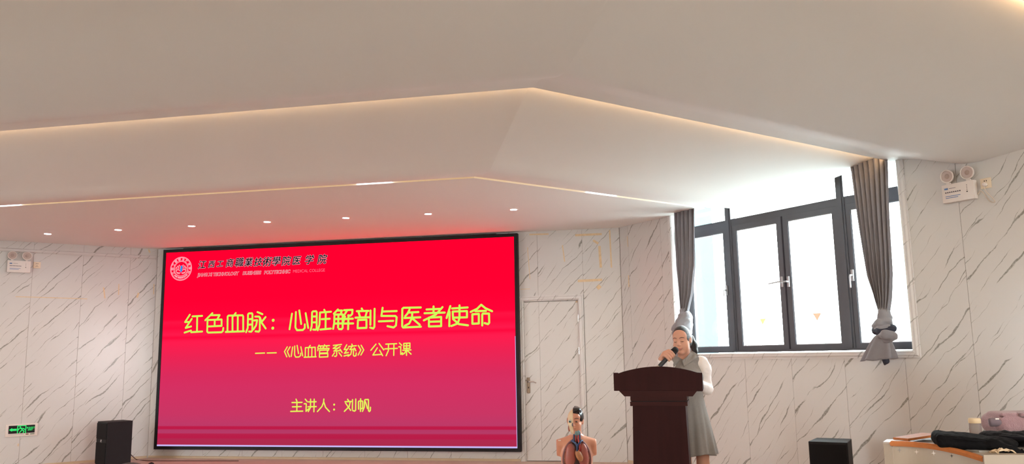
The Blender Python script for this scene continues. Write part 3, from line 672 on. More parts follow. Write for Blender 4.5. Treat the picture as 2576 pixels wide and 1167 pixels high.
def hd(x, y): return on_screen(400+x/5.6, 600+y/5.6)
M_['pale'] = emat('slide_pale_pink', srgb(246, 190, 205)); M_['ink'] = emat('slide_ink', (0.004, 0.002, 0.004)); M_['letter_red'] = emat('slide_letter_red', srgb(214, 20, 45))
nmr = empty('school_name_text'); nmr.parent = scr
for ch, x, y, sz in zip('江西工商職業技術學院医学院', (600, 735, 855, 990, 1125, 1255, 1390, 1515, 1645, 1785, 1930, 2110, 2290), (378, 368, 362, 352, 345, 342, 338, 335, 328, 325, 318, 308, 302), (118, 100, 95, 118, 130, 125, 122, 132, 128, 128, 122, 128, 132)):
    p = hd(x, y); s_ = sz/5.6*0.0059; blk = MB()
    [lettering(blk, ch, p[0]+.0052*math.cos(a_*.785), p[1]+.0052*math.sin(a_*.785), s_*1.02, -0.0018, 0.03, shear=0.22, res=2) for a_ in range(8)]; blk.build('outline', M_['pale'], nmr, fix=False)
    blk = MB(); [lettering(blk, ch, p[0]+dx_, p[1]+dz_, s_*1.02, -0.0026, 0.03, shear=0.22, res=2) for dx_, dz_ in ((-.002, .001), (.002, -.001), (0, .002))]; blk.build('character', M_['ink'], nmr, fix=False)
nmr = empty('school_english_text'); nmr.parent = scr
for body, xa, xb, ya, yb in (('JIANG XI TECHNOLOGY', 540, 1130, 518, 490), ('BUSINESS', 1180, 1440, 490, 482), ('POLYTECHNIC', 1482, 1850, 480, 466)):
    p, q = hd(xa, ya), hd(xb, yb); c = ((p[0]+q[0])/2, (p[1]+q[1])/2); wht, red = MB(), MB()
    lettering(wht, body, c[0], c[1], 0.066, -0.0018, width=q[0]-p[0]+.006, offset=0.0040, shear=0.15); lettering(red, body, c[0], c[1], 0.066, -0.0026, width=q[0]-p[0], offset=0.0008, shear=0.15)
    red.build('word', M_['letter_red'], nmr, fix=False); wht.build('outline', M_['pale'], nmr, fix=False)
p, q = hd(1890, 466), hd(2338, 444); mb = MB()
lettering(mb, 'MEDICAL COLLEGE', (p[0]+q[0])/2, (p[1]+q[1])/2, 0.060, -0.002, width=q[0]-p[0], offset=-0.0004); mb.build('college_text', emat('slide_rose', srgb(240, 120, 150)), scr)
# round emblem: rings, ring lettering, open book, arches and a blue figure
ec = hd(312, 425); er = (hd(312, 262)[1]-hd(312, 590)[1])/2
em_ = MB(); circ = lambda r, n=48: [(ec[0]+r*math.cos(2*math.pi*k/n), ec[1]+r*math.sin(2*math.pi*k/n)) for k in range(n+1)]
for r, w in ((er, .008), (er*.93, .004), (er*.66, .006), (er*.60, .003)): ribbon(em_, circ(r), w, -0.002)
for i, ch in enumerate('江西工商职业技术学院'):
    a = math.radians(205-i*25.5+0); lettering(em_, ch, ec[0]+er*.79*math.cos(a), ec[1]+er*.79*math.sin(a), er*.26, -0.002, a-math.pi/2, offset=0.001)
for i, ch in enumerate('JIANGXI·TECHNOLOGY·BUSINESS'):
    a = math.radians(222+i*3.72*1.0+0); lettering(em_, ch, ec[0]+er*.79*math.cos(a), ec[1]+er*.79*math.sin(a), er*.17, -0.002, a+math.pi/2, offset=0.0006)
for sgn in (-1, 1):
    ribbon(em_, [(ec[0]+sgn*er*x, ec[1]+er*z) for x, z in ((.08, -.18), (.25, -.08), (.48, -.12), (.40, -.30), (.06, -.36))], .008, -0.002)
    ribbon(em_, [(ec[0]+sgn*er*x, ec[1]+er*z) for x, z in ((.10, -.44), (.30, -.40), (.36, -.34))], .007, -0.002)
    for q0, h in ((.18, .34), (.34, .26), (.46, .14)): ribbon(em_, [(ec[0]+sgn*er*x, ec[1]+er*z) for x, z in ((q0-.07, -.05), (q0-.06, h-.1), (q0, h), (q0+.06, h-.1), (q0+.07, -.05))], .006, -0.002)
eo = em_.build('emblem', M_['pale'], scr)
mb = MB(); ribbon(mb, [(ec[0]+er*x, ec[1]+er*z) for x, z in ((.02, .20), (.08, .08), (-.02, -.02), (.05, -.14), (.0, -.22))], .026, -0.0026); mb.build('blue_figure', emat('emblem_blue', srgb(20, 150, 235)), eo)

# ------------------------------------------------------------------ wall fittings
M_['lens_warm'] = mat('clear_lamp_lens', (0.36, 0.28, 0.24), 0.3, spec=0.4)
M_['reflector'] = mat('lamp_reflector', (0.42, 0.33, 0.29), 0.45, metal=0.3)
M_['print_dark'] = mat('printed_dark', (0.06, 0.06, 0.08), 0.6); M_['print_blue'] = mat('printed_blue', (0.10, 0.20, 0.42), 0.6)
def emergency(mw, label, flip=1):
    r = empty('emergency_light', mw=mw @ Matrix.Translation((0, -0.003, 0))); tag(r, label, 'emergency light', 'twin-head emergency lights on the side walls')
    b = MB(); b.box(-0.135, 0.135, -0.055, 0.0, -0.078, 0.078, bev=0.006); bd = b.build('body', M_['white_plastic'], r); auto(bd)
    for k in range(8): MB().box(-0.105+k*0.017, -0.095+k*0.017, -0.0562, -0.055, 0.002, 0.012).build('print_mark', M_['print_dark'], bd)
    for k in range(2): MB().box(-0.105, 0.0+0.02*(1-k), -0.0562, -0.055, -0.028-k*0.014, -0.023-k*0.014).build('print_line', M_['print_blue'], bd)
    MB().box(-0.11, -0.08, -0.0562, -0.055, 0.032, 0.046).build('logo_mark', M_['print_blue'], bd)
    MB().box(-0.07, -0.015, -0.0562, -0.055, 0.038, 0.041).build('print_line', M_['print_dark'], bd)
    for k in range(4): MB().ball((0.078, -0.055, 0.046-k*0.013), 0.0028, seg=8, rings=5).build('status_lamp', M_['print_dark'], bd)
    MB().ball((0.078, -0.056, -0.010), 0.005, seg=10, rings=6).build('test_button', M_['black'], bd)
    for sx in (-0.085, 0.085):
        b = MB(); b.box(sx-0.014, sx+0.014, -0.042, -0.014, 0.078, 0.094); b.tube([(sx, -0.028, 0.09), (sx, -0.026, 0.112)], 0.010, 10); nk = b.build('neck', M_['white_plastic'], r)
        mx = Matrix.Translation((sx, -0.030, 0.150)) @ Matrix.Rotation(math.radians(96), 4, 'X')
        hd_ = MB().lathe([(0.022, -0.028), (0.040, -0.022), (0.054, 0.0), (0.058, 0.014), (0.055, 0.020), (0.049, 0.018), (0.048, 0.010)], 28, mx).build('lamp_head', M_['white_plastic'], r); auto(hd_, 30)
        auto(MB().lathe([(0.0475, 0.012), (0.040, 0.004), (0.028, -0.004), (0.010, -0.006)], 24, mx).build('reflector', M_['reflector'], hd_), 50)
        auto(MB().lathe([(0.001, 0.013), (0.020, 0.0125), (0.026, 0.006), (0.026, -0.003)], 20, mx).build('lens', M_['lens_warm'], hd_), 50)
    return r
pL = left_at(47, 671.5); emergency(FL @ Matrix.Translation((pL.x, 0, pL.z)), 'twin-head emergency light high on the left wall under the marble ledge')
pR = right_at(2419, 484); emR = emergency(FR @ Matrix.Translation((pR.x, 0, pR.z)), 'twin-head emergency light on the right wall between window and ceiling bulge')
def outlet(mw, label):
    r = empty('wall_socket', mw=mw); tag(r, label, 'socket', 'cream wall sockets beside the emergency lights')
    cream = mat('cream_plastic', (0.74, 0.62, 0.46), 0.4)
    pl = auto(MB().box(-0.043, 0.043, -0.010, 0.0, -0.043, 0.043, bev=0.004).build('plate', cream, r))
    for x in (-0.008, 0.008): MB().box(x-0.003, x+0.003, -0.0112, -0.0098, 0.014, 0.024).build('slot', M_['black'], pl)
    for x, a in ((-0.010, .5), (0.010, -.5), (0, 0)): MB().box(-0.002, 0.002, -0.0112, -0.0098, -0.006, 0.006, Matrix.Translation((x, 0, -0.018 if a else -0.008)) @ Matrix.Rotation(a, 4, 'Y')).build('slot', M_['black'], pl)
    return r
p = left_at(93, 667); outlet(FL @ Matrix.Translation((p.x, 0, p.z)), 'cream wall socket to the right of the left emergency light')
p = right_at(2481, 461); outlet(FR @ Matrix.Translation((p.x, 0, p.z)), 'cream wall socket with a grey plug in it by the right emergency light')
r = empty('power_cord', mw=FR @ Matrix.Translation((p.x, 0, p.z))); tag(r, 'thin cream cord hanging in a loop from the plug to the right emergency light', 'power cord')
cord = mat('cord_cream', (0.62, 0.52, 0.42), 0.5)
auto(MB().lathe([(0.004, 0.0), (0.017, 0.002), (0.019, 0.012), (0.014, 0.030), (0.006, 0.036)], 16, Matrix.Translation((-0.002, -0.010, -0.012)) @ Matrix.Rotation(math.radians(90), 4, 'X')).build('plug', M_['white_plastic'], r))
ec_ = pR.x+0.138-p.x
MB().tube(spline([(0.0, -0.040, -0.022), (0.008, -0.034, -0.07), (0.045, -0.012, -0.135), (0.055, -0.008, -0.165), (0.015, -0.008, -0.15), (ec_+0.03, -0.012, pR.z-p.z-0.02), (ec_, -0.02, pR.z-p.z-0.045)], 8), 0.0032, 8).build('cable', cord, r, smooth=True)

# exit sign on the left wall
p = left_at(54, 1081.5)
ex = empty('exit_sign', mw=FL @ Matrix.Translation((p.x, 0, p.z))); tag(ex, 'green and black running man exit sign with left arrow on the left wall', 'exit sign')
green = emat('exit_green', srgb(60, 235, 120), 1.0)
auto(MB().box(-0.182, 0.182, -0.022, 0.0, -0.080, 0.080, bev=0.004).build('housing', M_['white_plastic'], ex))
fp = MB().box(-0.148, 0.150, -0.0245, -0.022, -0.040, 0.062).build('black_panel', M_['black'], ex)
yy = -0.0255
mb = MB(); mb.prism([(-0.142, 0.010), (-0.108, -0.013), (-0.108, -0.004), (-0.055, -0.004), (-0.055, 0.022), (-0.108, 0.022), (-0.108, 0.033)], yy, yy+.001); mb.build('arrow', green, fp)
mb = MB()
for a, b_ in (((-0.046, -0.038), (-0.046, 0.056)), ((-0.046, 0.056), (0.046, 0.056)), ((0.046, 0.056), (0.046, -0.038))): ribbon(mb, [a, b_], 0.010, yy)
mb.build('doorway_symbol', green, fp)
mb = MB(); ribbon(mb, [(-0.018, 0.040), (-0.0175, 0.040)], 0.018, yy)
for pl_ in ([(-0.010, 0.026), (0.012, 0.000)], [(-0.010, 0.026), (-0.034, 0.016), (-0.040, 0.0)], [(0.0, 0.024), (0.022, 0.020), (0.034, 0.006)], [(0.010, 0.002), (-0.008, -0.010), (-0.022, -0.032)], [(0.012, 0.0), (0.028, -0.014), (0.020, -0.034)]): ribbon(mb, pl_, 0.011, yy)
mb.build('running_man', green, fp)
mb = MB(); lettering(mb, '安全出口', 0.101, 0.025, 0.026, yy, width=0.092, offset=0.0006); mb.build('sign_text', green, fp)
mb = MB(); lettering(mb, 'EXIT', 0.099, 0.0, 0.028, yy, width=0.058, offset=0.001, shear=0.15); mb.build('sign_text', green, fp)
MB().box(0.050, 0.082, -0.0228, -0.022, -0.062, -0.048).build('label_mark', mat('brown_label', (0.20, 0.07, 0.05), 0.6), ex)
MB().box(0.100, 0.150, -0.0228, -0.022, -0.060, -0.050).build('label_mark', mat('green_label', (0.05, 0.16, 0.08), 0.6), ex)
MB().box(-0.146, 0.03, -0.0226, -0.022, -0.056, -0.050).build('label_line', M_['joint'], ex)
p2 = left_at(46, 1119); 
MB().box(p2.x-0.008, p2.x+0.006, -0.0008, 0, p2.z-0.016, p2.z+0.016).build('tape_residue', M_['tape'], wl)

# ------------------------------------------------------------------ loudspeakers
M_['grille'] = mat('speaker_grille', (0.012, 0.012, 0.014), 0.7, spec=0.2, bump=0.8, bscale=900)
def loudspeaker(loc, rz, label, h=0.58, w=0.33, d=0.33, badge=True):
    r = empty('loudspeaker', loc, rz=rz); tag(r, label, 'loudspeaker', 'black box loudspeakers on the stage floor')
    b = MB(); b.slab([(-w/2, -d/2), (w/2, -d/2), (w/2*0.92, d/2), (-w/2*0.92, d/2)], 0.012, h)
    cab = b.build('cabinet', M_['cabinet_black'], r)
    md = cab.modifiers.new('edge', 'BEVEL'); md.width = 0.006; md.segments = 2
    MB().box(-w/2+0.012, w/2-0.012, -d/2-0.010, -d/2, 0.03, h*0.53).build('grille', M_['grille'], r)
    MB().box(-w/2+0.012, w/2-0.012, -d/2-0.010, -d/2, h*0.61, h-0.02).build('grille', M_['grille'], r)
    b = MB(); b.box(-w/2+0.010, w/2-0.010, -d/2-0.005, -d/2, h*0.54, h*0.60); b.build('badge_strip', M_['cabinet_black'], r)
    if badge:
        bd = MB().box(-0.026, 0.026, -d/2-0.008, -d/2-0.005, h*0.57-0.028, h*0.57+0.028).build('badge', mat('badge_grey', (0.10, 0.09, 0.09), 0.4, metal=0.4), r)
        mb = MB(); ribbon(mb, [(-0.016, h*.57-.006), (-0.004, h*.57+.006), (0.014, h*.57+.010)], 0.009, -d/2-0.0085); ribbon(mb, [(-0.010, h*.57-.010), (0.006, h*.57-.002), (0.012, h*.57+.004)], 0.006, -d/2-0.0085)
        mb.build('badge_emblem', mat('badge_silver', (0.7, 0.68, 0.66), 0.3, metal=0.5), bd)
    for sx in (-1, 1):
        for sy in (-1, 1): MB().lathe([(0.012, 0.0), (0.014, 0.012), (0.010, 0.013)], 10, Matrix.Translation((sx*(w/2-.04), sy*(d/2-.04), 0))).build('rubber_foot', M_['black'], r)
    return r
# left speaker: rear right foot meets the boards at pixel (313, 1163)
sp = on_z(277, 1172, 0.0); loudspeaker((sp.x-0.01, sp.y+0.10, 0), math.radians(-42), 'black loudspeaker with a silver badge standing left of the screen', h=0.57)
sr_ = at(2090, 1104, 7.02); loudspeaker((sr_.x+0.06, 7.02+0.16, 0), math.radians(-30), 'plain black loudspeaker standing under the window by the right wall', h=0.575, w=0.315, d=0.33, badge=False)
# cable from the left speaker along the stage
c0 = on_z(316, 1145, 0.12); c0 = Vector((sp.x+0.17, sp.y+0.20, 0.12))
pts = [c0]+[on_z(u, v, 0.006) for u, v in ((344, 1156), (362, 1158), (376, 1158.8), (420, 1159), (520, 1159), (600, 1159))]
o = MB().tube(spline(pts, 8), 0.006, 8).build('speaker_cable', mat('brown_cable', (0.12, 0.06, 0.045), 0.5), smooth=True); tag(o, 'dark cable running from the left loudspeaker along the stage below the screen', 'cable')
lp = [on_z(u, v, 0.011) for u, v in ((370, 1178), (373, 1170), (377, 1165.5), (383, 1164.5), (386, 1168), (383, 1176))]
o = MB().tube(spline(lp, 8), 0.010, 8).build('cable_loop', M_['black'], smooth=True); tag(o, 'small dark loop of cable lying on the stage below the screen corner', 'cable')

# ------------------------------------------------------------------ lectern
LY = 6.10
def lx(u, v): p = at(u, v, LY); return p.x, p.z
lcx = 1.062
lec = empty('lectern', (lcx, LY, 0), rz=math.radians(-14)); tag(lec, 'dark reddish brown wooden lectern with arched top in front of the woman', 'lectern')
M_['wood'] = mat('dark_mahogany', (0.024, 0.0065, 0.0068), 0.55, spec=0.12, vary=0.35, vscale=3.0, stretch=(6, 6, 0.8))
M_['wood2'] = mat('mahogany_moulding', (0.030, 0.0085, 0.0085), 0.5, spec=0.14, vary=0.3, vscale=4.0, stretch=(1, 6, 8))
hw = 0.326
arch = [(-hw, 1.066), (hw, 1.062), (hw, 1.192), (hw-0.035, 1.194)]
for k in range(0, 15):
    a = k/14; x = hw-0.035-a*(2*hw-0.07); arch.append((x, 1.194+0.048*math.sin(math.pi*a)**0.85))
arch += [(-hw+0.035, 1.199), (-hw, 1.199)]
fpn = MB().prism(arch, 0.0, 0.030).build('front_panel', M_['wood'], lec)
md = fpn.modifiers.new('edge', 'BEVEL'); md.width = 0.004; md.segments = 2; md.limit_method = 'ANGLE'
b = MB(); b.prism([(-0.29, 1.066), (-0.25, 1.024), (0.25, 1.022), (0.285, 1.064)], 0.004, 0.40); b.build('cornice', M_['wood2'], lec)
b = MB(); b.box(-0.207, 0.207, 0.012, 0.36, 0.990, 1.023); b.build('upper_moulding', M_['wood2'], lec)
MB().box(-0.200, 0.200, 0.020, 0.35, 0.984, 0.990).build('shadow_groove', M_['black'], lec)
MB().box(-0.210, 0.210, 0.010, 0.365, 0.953, 0.984).build('lower_moulding', M_['wood2'], lec)
b = MB()
for x0, x1 in ((-0.193, 0.193),): b.add([(x0, 0.024, 0.953), (x1, 0.024, 0.953), (x1, 0.34, 0.953), (x0, 0.34, 0.953), (x0-0.022, 0.012, 0.09), (x1+0.018, 0.012, 0.09), (x1+0.018, 0.36, 0.09), (x0-0.022, 0.36, 0.09)], [(0, 1, 2, 3), (7, 6, 5, 4), (0, 4, 5, 1), (1, 5, 6, 2), (2, 6, 7, 3), (3, 7, 4, 0)])
b.build('column', M_['wood'], lec)
b = MB(); b.box(-0.27, 0.27, -0.03, 0.42, 0.0, 0.06); b.box(-0.245, 0.245, -0.01, 0.39, 0.06, 0.09); b.build('plinth', M_['wood2'], lec)
tilt = Matrix.Translation((0, 0.03, 1.135)) @ Matrix.Rotation(math.radians(-12), 4, 'X')
MB().box(-0.315, 0.315, 0.0, 0.40, -0.012, 0.012, tilt).build('reading_top', M_['wood'], lec)
for sx in (-1, 1): MB().add([(sx*0.326, 0.03, 1.064), (sx*0.326, 0.40, 1.064), (sx*0.326, 0.40, 1.075), (sx*0.326, 0.03, 1.165), (sx*0.302, 0.03, 1.064), (sx*0.302, 0.40, 1.064), (sx*0.302, 0.40, 1.075), (sx*0.302, 0.03, 1.165)], [(0, 1, 2, 3), (7, 6, 5, 4), (0, 4, 5, 1), (1, 5, 6, 2), (2, 6, 7, 3), (3, 7, 4, 0)]).build('side_cheek', M_['wood'], lec)
pp = empty('paper_sheet', (lcx+0.12, LY+0.20, 1.135)); 
bpy.data.objects.remove(pp)
o = MB().box(-0.10, 0.13, 0.02, 0.32, 0.0125, 0.0145, tilt).build('paper_sheet', mat('paper', (0.75, 0.75, 0.78), 0.7)); o.location = (lcx+0.06, LY, 0); o.rotation_euler = (0, 0, math.radians(-14)); tag(o, 'white paper sheet lying on the lectern top', 'paper')
o = MB().box(0.05, 0.19, 0.060, 0.075, 0.070, 0.082).build('red_pen', mat('red_plastic', (0.35, 0.05, 0.05), 0.4)); bpy.data.objects.remove(o)

# ------------------------------------------------------------------ curtains tied in knots
M_['curtain'] = mat('grey_taupe_curtain', (0.205, 0.20, 0.222), 0.8, sheen=0.25, vary=0.08, vscale=30, bump=0.15, bscale=400)
M_['lining'] = mat('curtain_reverse', (0.24, 0.24, 0.26), 0.8, sheen=0.15, vary=0.05)
M_['navy'] = mat('navy_tie', (0.018, 0.022, 0.040), 0.7)
def drape(edges, npl, off, amp, ztop, seed):
    """pleated cloth between left and right edge pixels (top to bottom), hung in front of the right wall"""
    L_ = [right_at(uL, v, off) for (v, uL, uR) in edges]; R_ = [right_at(uR, v, off) for (v, uL, uR) in edges]
    zs = [(a.z+b.z)/2 for a, b in zip(L_, R_)]; xl = [p.x for p in L_]; xr = [p.x for p in R_]
    order = np.argsort(zs); zs = np.array(zs)[order]; xl = np.array(xl)[order]; xr = np.array(xr)[order]
    rnd = random.Random(seed); ph = [rnd.uniform(-.5, .5) for _ in range(npl+2)]
    rows = []; nz, nx = 46, npl*10
    w_top = xr[-1]-xl[-1]
    for i in range(nz+1):
        z = zs[0]+(ztop-zs[0])*i/nz
        a, b = np.interp(z, zs, xl), np.interp(z, zs, xr); w = b-a; row = []
        am = amp*(0.75+0.5*(1-w/w_top)) 
        for k in range(nx+1):
            t = k/nx; q = t*npl; j = int(q); f = q-j
            wob = ph[j]*(1-f)+ph[j+1]*f
            y = -off + am*math.sin(2*math.pi*(q+0.22*wob)+0.6*math.sin(z*3+seed))-0.035*math.sin(math.pi*t)*(1-w/w_top*0.8)
            x = a+w*(t+0.020*math.sin(2*math.pi*q*2+wob))
            row.append((x, y, z))
        rows.append(row)
    return rows
# simple implicit surfaces (bodies, bags, knots)
def surface_nets(F, org, h):
    S = F < 0
    nx, ny, nz = F.shape
    c = np.zeros((nx-1, ny-1, nz-1), np.uint8)
    for dx in (0, 1):
        for dy in (0, 1):
            for dz in (0, 1): c += S[dx:nx-1+dx, dy:ny-1+dy, dz:nz-1+dz]
    act = (c > 0) & (c < 8); idx = np.argwhere(act); ids = np.full(act.shape, -1, np.int64); ids[act] = np.arange(len(idx))
    acc = np.zeros((len(idx), 3)); cnt = np.zeros(len(idx))
    cor = [(a, b, d) for a in (0, 1) for b in (0, 1) for d in (0, 1)]
    val = {k: F[idx[:, 0]+k[0], idx[:, 1]+k[1], idx[:, 2]+k[2]].astype(float) for k in cor}
    for a in cor:
        for ax in range(3):
            if a[ax]: continue
            b = list(a); b[ax] = 1; b = tuple(b); va, vb = val[a], val[b]; m = (va < 0) != (vb < 0)
            t = np.where(m, va/np.where(va-vb == 0, 1, va-vb), 0)
            p = np.tile(np.array(a, float), (len(idx), 1)); p[:, ax] = t
            acc[m] += p[m]; cnt[m] += 1
    V = (idx+acc/cnt[:, None])*h+np.array(org)
    faces = []
    for ax in range(3):
        o1, o2 = [(1, 2), (2, 0), (0, 1)][ax]
        sl = [slice(None)]*3; sl2 = [slice(None)]*3; sl[ax] = slice(0, -1); sl2[ax] = slice(1, None)
        e = np.argwhere(S[tuple(sl)] != S[tuple(sl2)])
        e = e[(e[:, o1] > 0) & (e[:, o2] > 0) & (e[:, o1] < F.shape[o1]-1) & (e[:, o2] < F.shape[o2]-1)]
        if not len(e): continue
        flip = S[e[:, 0], e[:, 1], e[:, 2]]
        def cell(d1, d2):
            q = e.copy(); q[:, o1] += d1; q[:, o2] += d2; return ids[q[:, 0], q[:, 1], q[:, 2]]
        quad = np.stack([cell(-1, -1), cell(0, -1), cell(0, 0), cell(-1, 0)], 1)
        quad[~flip] = quad[~flip][:, ::-1]
        faces.append(quad)
    return V, np.concatenate(faces)
class Field:
    def __init__(s, lo, hi, h):
        s.h = h; s.lo = np.array(lo, float); n = np.ceil((np.array(hi)-s.lo)/h).astype(int)+1
        s.F = np.full(n, 1.0, np.float32); s.n = n; s.M = None
    def sub(s, lo, hi):
        a = np.clip(np.floor((np.array(lo)-s.lo)/s.h).astype(int), 0, s.n-1); b = np.clip(np.ceil((np.array(hi)-s.lo)/s.h).astype(int)+1, 1, s.n)
        sl = tuple(slice(i, j) for i, j in zip(a, b))
        ax = [s.lo[k]+s.h*np.arange(a[k], b[k]) for k in range(3)]
        X, Y, Z = np.meshgrid(*ax, indexing='ij'); return sl, X, Y, Z
    def put(s, fn, lo, hi, k=0.01, mode='add'):
        pad = k*1.5+s.h*3; sl, X, Y, Z = s.sub(np.array(lo)-pad, np.array(hi)+pad)
        if X.size == 0: return s
        d = fn(X, Y, Z); A = s.F[sl]
        if mode == 'add':
            if k > 0:
                hh = np.clip(0.5+0.5*(A-d)/k, 0, 1); s.F[sl] = A*(1-hh)+d*hh-k*hh*(1-hh)
            else: s.F[sl] = np.minimum(A, d)
        elif mode == 'cut':
            d = -d
            if k > 0:
                hh = np.clip(0.5-0.5*(A-d)/k, 0, 1); s.F[sl] = A*(1-hh)+d*hh+k*hh*(1-hh)
            else: s.F[sl] = np.maximum(A, d)
        return s
    def cap(s, a, b, r1, r2=None, k=0.01, mode='add'):
        a = np.array(a, float); b = np.array(b, float); r2 = r1 if r2 is None else r2; R = max(r1, r2)
        if s.M is not None: a, b = (s.M[:3, :3] @ a+s.M[:3, 3], s.M[:3, :3] @ b+s.M[:3, 3])
        ab = b-a; L = max(ab @ ab, 1e-12)
        def fn(X, Y, Z):
            t = np.clip(((X-a[0])*ab[0]+(Y-a[1])*ab[1]+(Z-a[2])*ab[2])/L, 0, 1)
            return np.sqrt((X-a[0]-t*ab[0])**2+(Y-a[1]-t*ab[1])**2+(Z-a[2]-t*ab[2])**2)-(r1+(r2-r1)*t)
        return s.put(fn, np.minimum(a, b)-R, np.maximum(a, b)+R, k, mode)
    def ell(s, c, r, k=0.01, mode='add', R=None):
        c = np.array(c, float); r = np.array(r if hasattr(r, '__len__') else (r,)*3, float); Q = np.eye(3) if R is None else np.array(R, float)
        if s.M is not None: c = s.M[:3, :3] @ c+s.M[:3, 3]; Q = s.M[:3, :3] @ Q
        big = r.max()
        def fn(X, Y, Z):
            x, y, z = X-c[0], Y-c[1], Z-c[2]
            u = (Q[0, 0]*x+Q[1, 0]*y+Q[2, 0]*z)/r[0]; v = (Q[0, 1]*x+Q[1, 1]*y+Q[2, 1]*z)/r[1]; w = (Q[0, 2]*x+Q[1, 2]*y+Q[2, 2]*z)/r[2]
            k0 = np.sqrt(u*u+v*v+w*w); k1 = np.sqrt((u/r[0])**2+(v/r[1])**2+(w/r[2])**2)+1e-9
            return np.where(k0 < 1e-6, -r.min(), k0*(k0-1)/k1)
        return s.put(fn, c-big, c+big, k, mode)
    def box(s, c, half, rnd=0.005, k=0.01, mode='add', R=None):
        c = np.array(c, float); h = np.array(half, float); Q = np.eye(3) if R is None else np.array(R, float)
        if s.M is not None: c = s.M[:3, :3] @ c+s.M[:3, 3]; Q = s.M[:3, :3] @ Q
        big = np.linalg.norm(h)
        def fn(X, Y, Z):
            x, y, z = X-c[0], Y-c[1], Z-c[2]
            q = [np.abs(Q[0, i]*x+Q[1, i]*y+Q[2, i]*z)-(h[i]-rnd) for i in range(3)]
            return np.sqrt(sum(np.maximum(t, 0)**2 for t in q))+np.minimum(np.maximum(q[0], np.maximum(q[1], q[2])), 0)-rnd
        return s.put(fn, c-big, c+big, k, mode)
    def chain(s, pts, rs, k=0.01, mode='add'):
        for i in range(len(pts)-1): s.cap(pts[i], pts[i+1], rs[i], rs[i+1], k, mode)
        return s
    def build(s, name, m, parent=None, smooth_it=1):
        V, Fc = surface_nets(s.F, s.lo, s.h)
        me = bpy.data.meshes.new(name); me.from_pydata(V.tolist(), [], Fc.tolist()); me.update()
        if smooth_it:
            bm = bmesh.new(); bm.from_mesh(me)
            for _ in range(smooth_it): bmesh.ops.smooth_vert(bm, verts=bm.verts[:], factor=0.5, use_axis_x=True, use_axis_y=True, use_axis_z=True)
            bm.to_mesh(me); bm.free()
        return link_mesh(name, me, m, parent, True)
def wrinkle(o, amp, fr, seed=0.0):
    me = o.data; ps = [v.co.copy() for v in me.vertices]; ns = [v.normal.copy() for v in me.vertices]; out = []
    for p, nrm in zip(ps, ns):
        n = mnoise.noise(Vector((p.x*fr[0]+seed, p.y*fr[1], p.z*fr[2]))); n2 = mnoise.noise(Vector((p.x*fr[0]*2.3, p.y*fr[1]*2.3+seed, p.z*fr[2]*2.3)))
        out.extend(p + nrm*(amp*((0.5-abs(n))*1.2+0.5*n2)))
    me.vertices.foreach_set('co', out)
    me.update(); return o
def rotm(rx=0, ry=0, rz=0):
    return np.array((Matrix.Rotation(rz, 3, 'Z') @ Matrix.Rotation(ry, 3, 'Y') @ Matrix.Rotation(rx, 3, 'X')))

OFF = 0.10
def px(u, v, off=OFF): p = right_at(u, v, off); return (p.x, -off, p.z)
def tied_curtain(label, edges, npl, ztop, knot, seed):
    root = empty('curtain', mw=FR); tag(root, label, 'curtain', 'grey curtains knotted beside the window')
    dr = MB().grid(drape(edges, npl, OFF, 0.022, ztop, seed)).build('drape', M_['curtain'], root, smooth=True, fix=False); solid(dr, 0.004, 0)
    knot(root); return root
def knot_R(root):
    f = Field((3.25, -0.27, CAM_Z-0.16), (3.95, 0.05, CAM_Z+0.50), 0.006)
    P = lambda u, v, dy=0: (lambda q: (q[0], q[1]+dy, q[2]))(px(u, v))
    f.chain([P(2225, 786), P(2226, 800), P(2224, 815)], [0.050, 0.054, 0.066], 0.02)            # neck wrapped round
    f.chain([P(2207, 822, -.02), P(2222, 812, -.05), P(2238, 806, -.02)], [0.030, 0.036, 0.026], 0.006)
    f.chain([P(2205, 832, -.02), P(2225, 826, -.055), P(2243, 824, -.02)], [0.026, 0.032, 0.022], 0.004)
    wrinkle(f.build('knot', M_['lining'], root), .012, (9, 6, 13), 1.0)
    f = Field((3.25, -0.27, CAM_Z-0.16), (3.95, 0.05, CAM_Z+0.35), 0.006)
    f.chain([P(2208, 832, -.02), P(2226, 833, -.045), P(2246, 826, -.01)], [0.038, 0.044, 0.036], 0.008)
    wrinkle(f.build('tie_band', M_['navy'], root), .006, (12, 12, 60), 3.0)
    f = Field((3.25, -0.29, CAM_Z-0.18), (3.98, 0.05, CAM_Z+0.35), 0.006)
    f.chain([P(2224, 846, -.06), P(2240, 842, -.07), P(2254, 845, -.04)], [0.018, 0.040, 0.034], 0.008)   # side loop
    f.chain([P(2238, 856, -.05), P(2252, 852, -.05)], [0.026, 0.026], 0.01)
    wrinkle(f.build('side_loop', M_['curtain'], root), .010, (8, 6, 18), 2.0)
    rows = []                                                     # flared tail with folds
    c0, c1 = Vector(P(2222, 842, -.03)), Vector(P(2217, 904, -.03)); n = 72
    for i in range(23):
        t = i/22; c = c0*(1-t)+c1*t; wx = 0.038+0.128*t**0.62; wy = 0.035+0.030*t; row = []
        for k in range(n):
            q = 2*math.pi*k/n; fo = 1+(0.05+0.09*t)*math.sin(7*q+2.2*t+math.sin(q*2)*1.2)
            row.append((c.x+wx*fo*math.cos(q), c.y+wy*fo*math.sin(q), c.z+0.012*math.cos(q)*t+0.006*math.sin(5*q)*t))
        rows.append(row)
    b = MB().grid(rows, closed=True); b.f.append(tuple(range(22*n, 23*n))); tl = b.build('tail', M_['curtain'], root, smooth=True)
    f = Field((3.25, -0.24, CAM_Z-0.25), (3.95, 0.03, CAM_Z+0.06), 0.006)
    f.chain([P(2229, 898, -.02), P(2232, 908, -.02), P(2229, 916, -.02)], [0.030, 0.028, 0.010], 0.008); f.build('tip', M_['navy'], root)
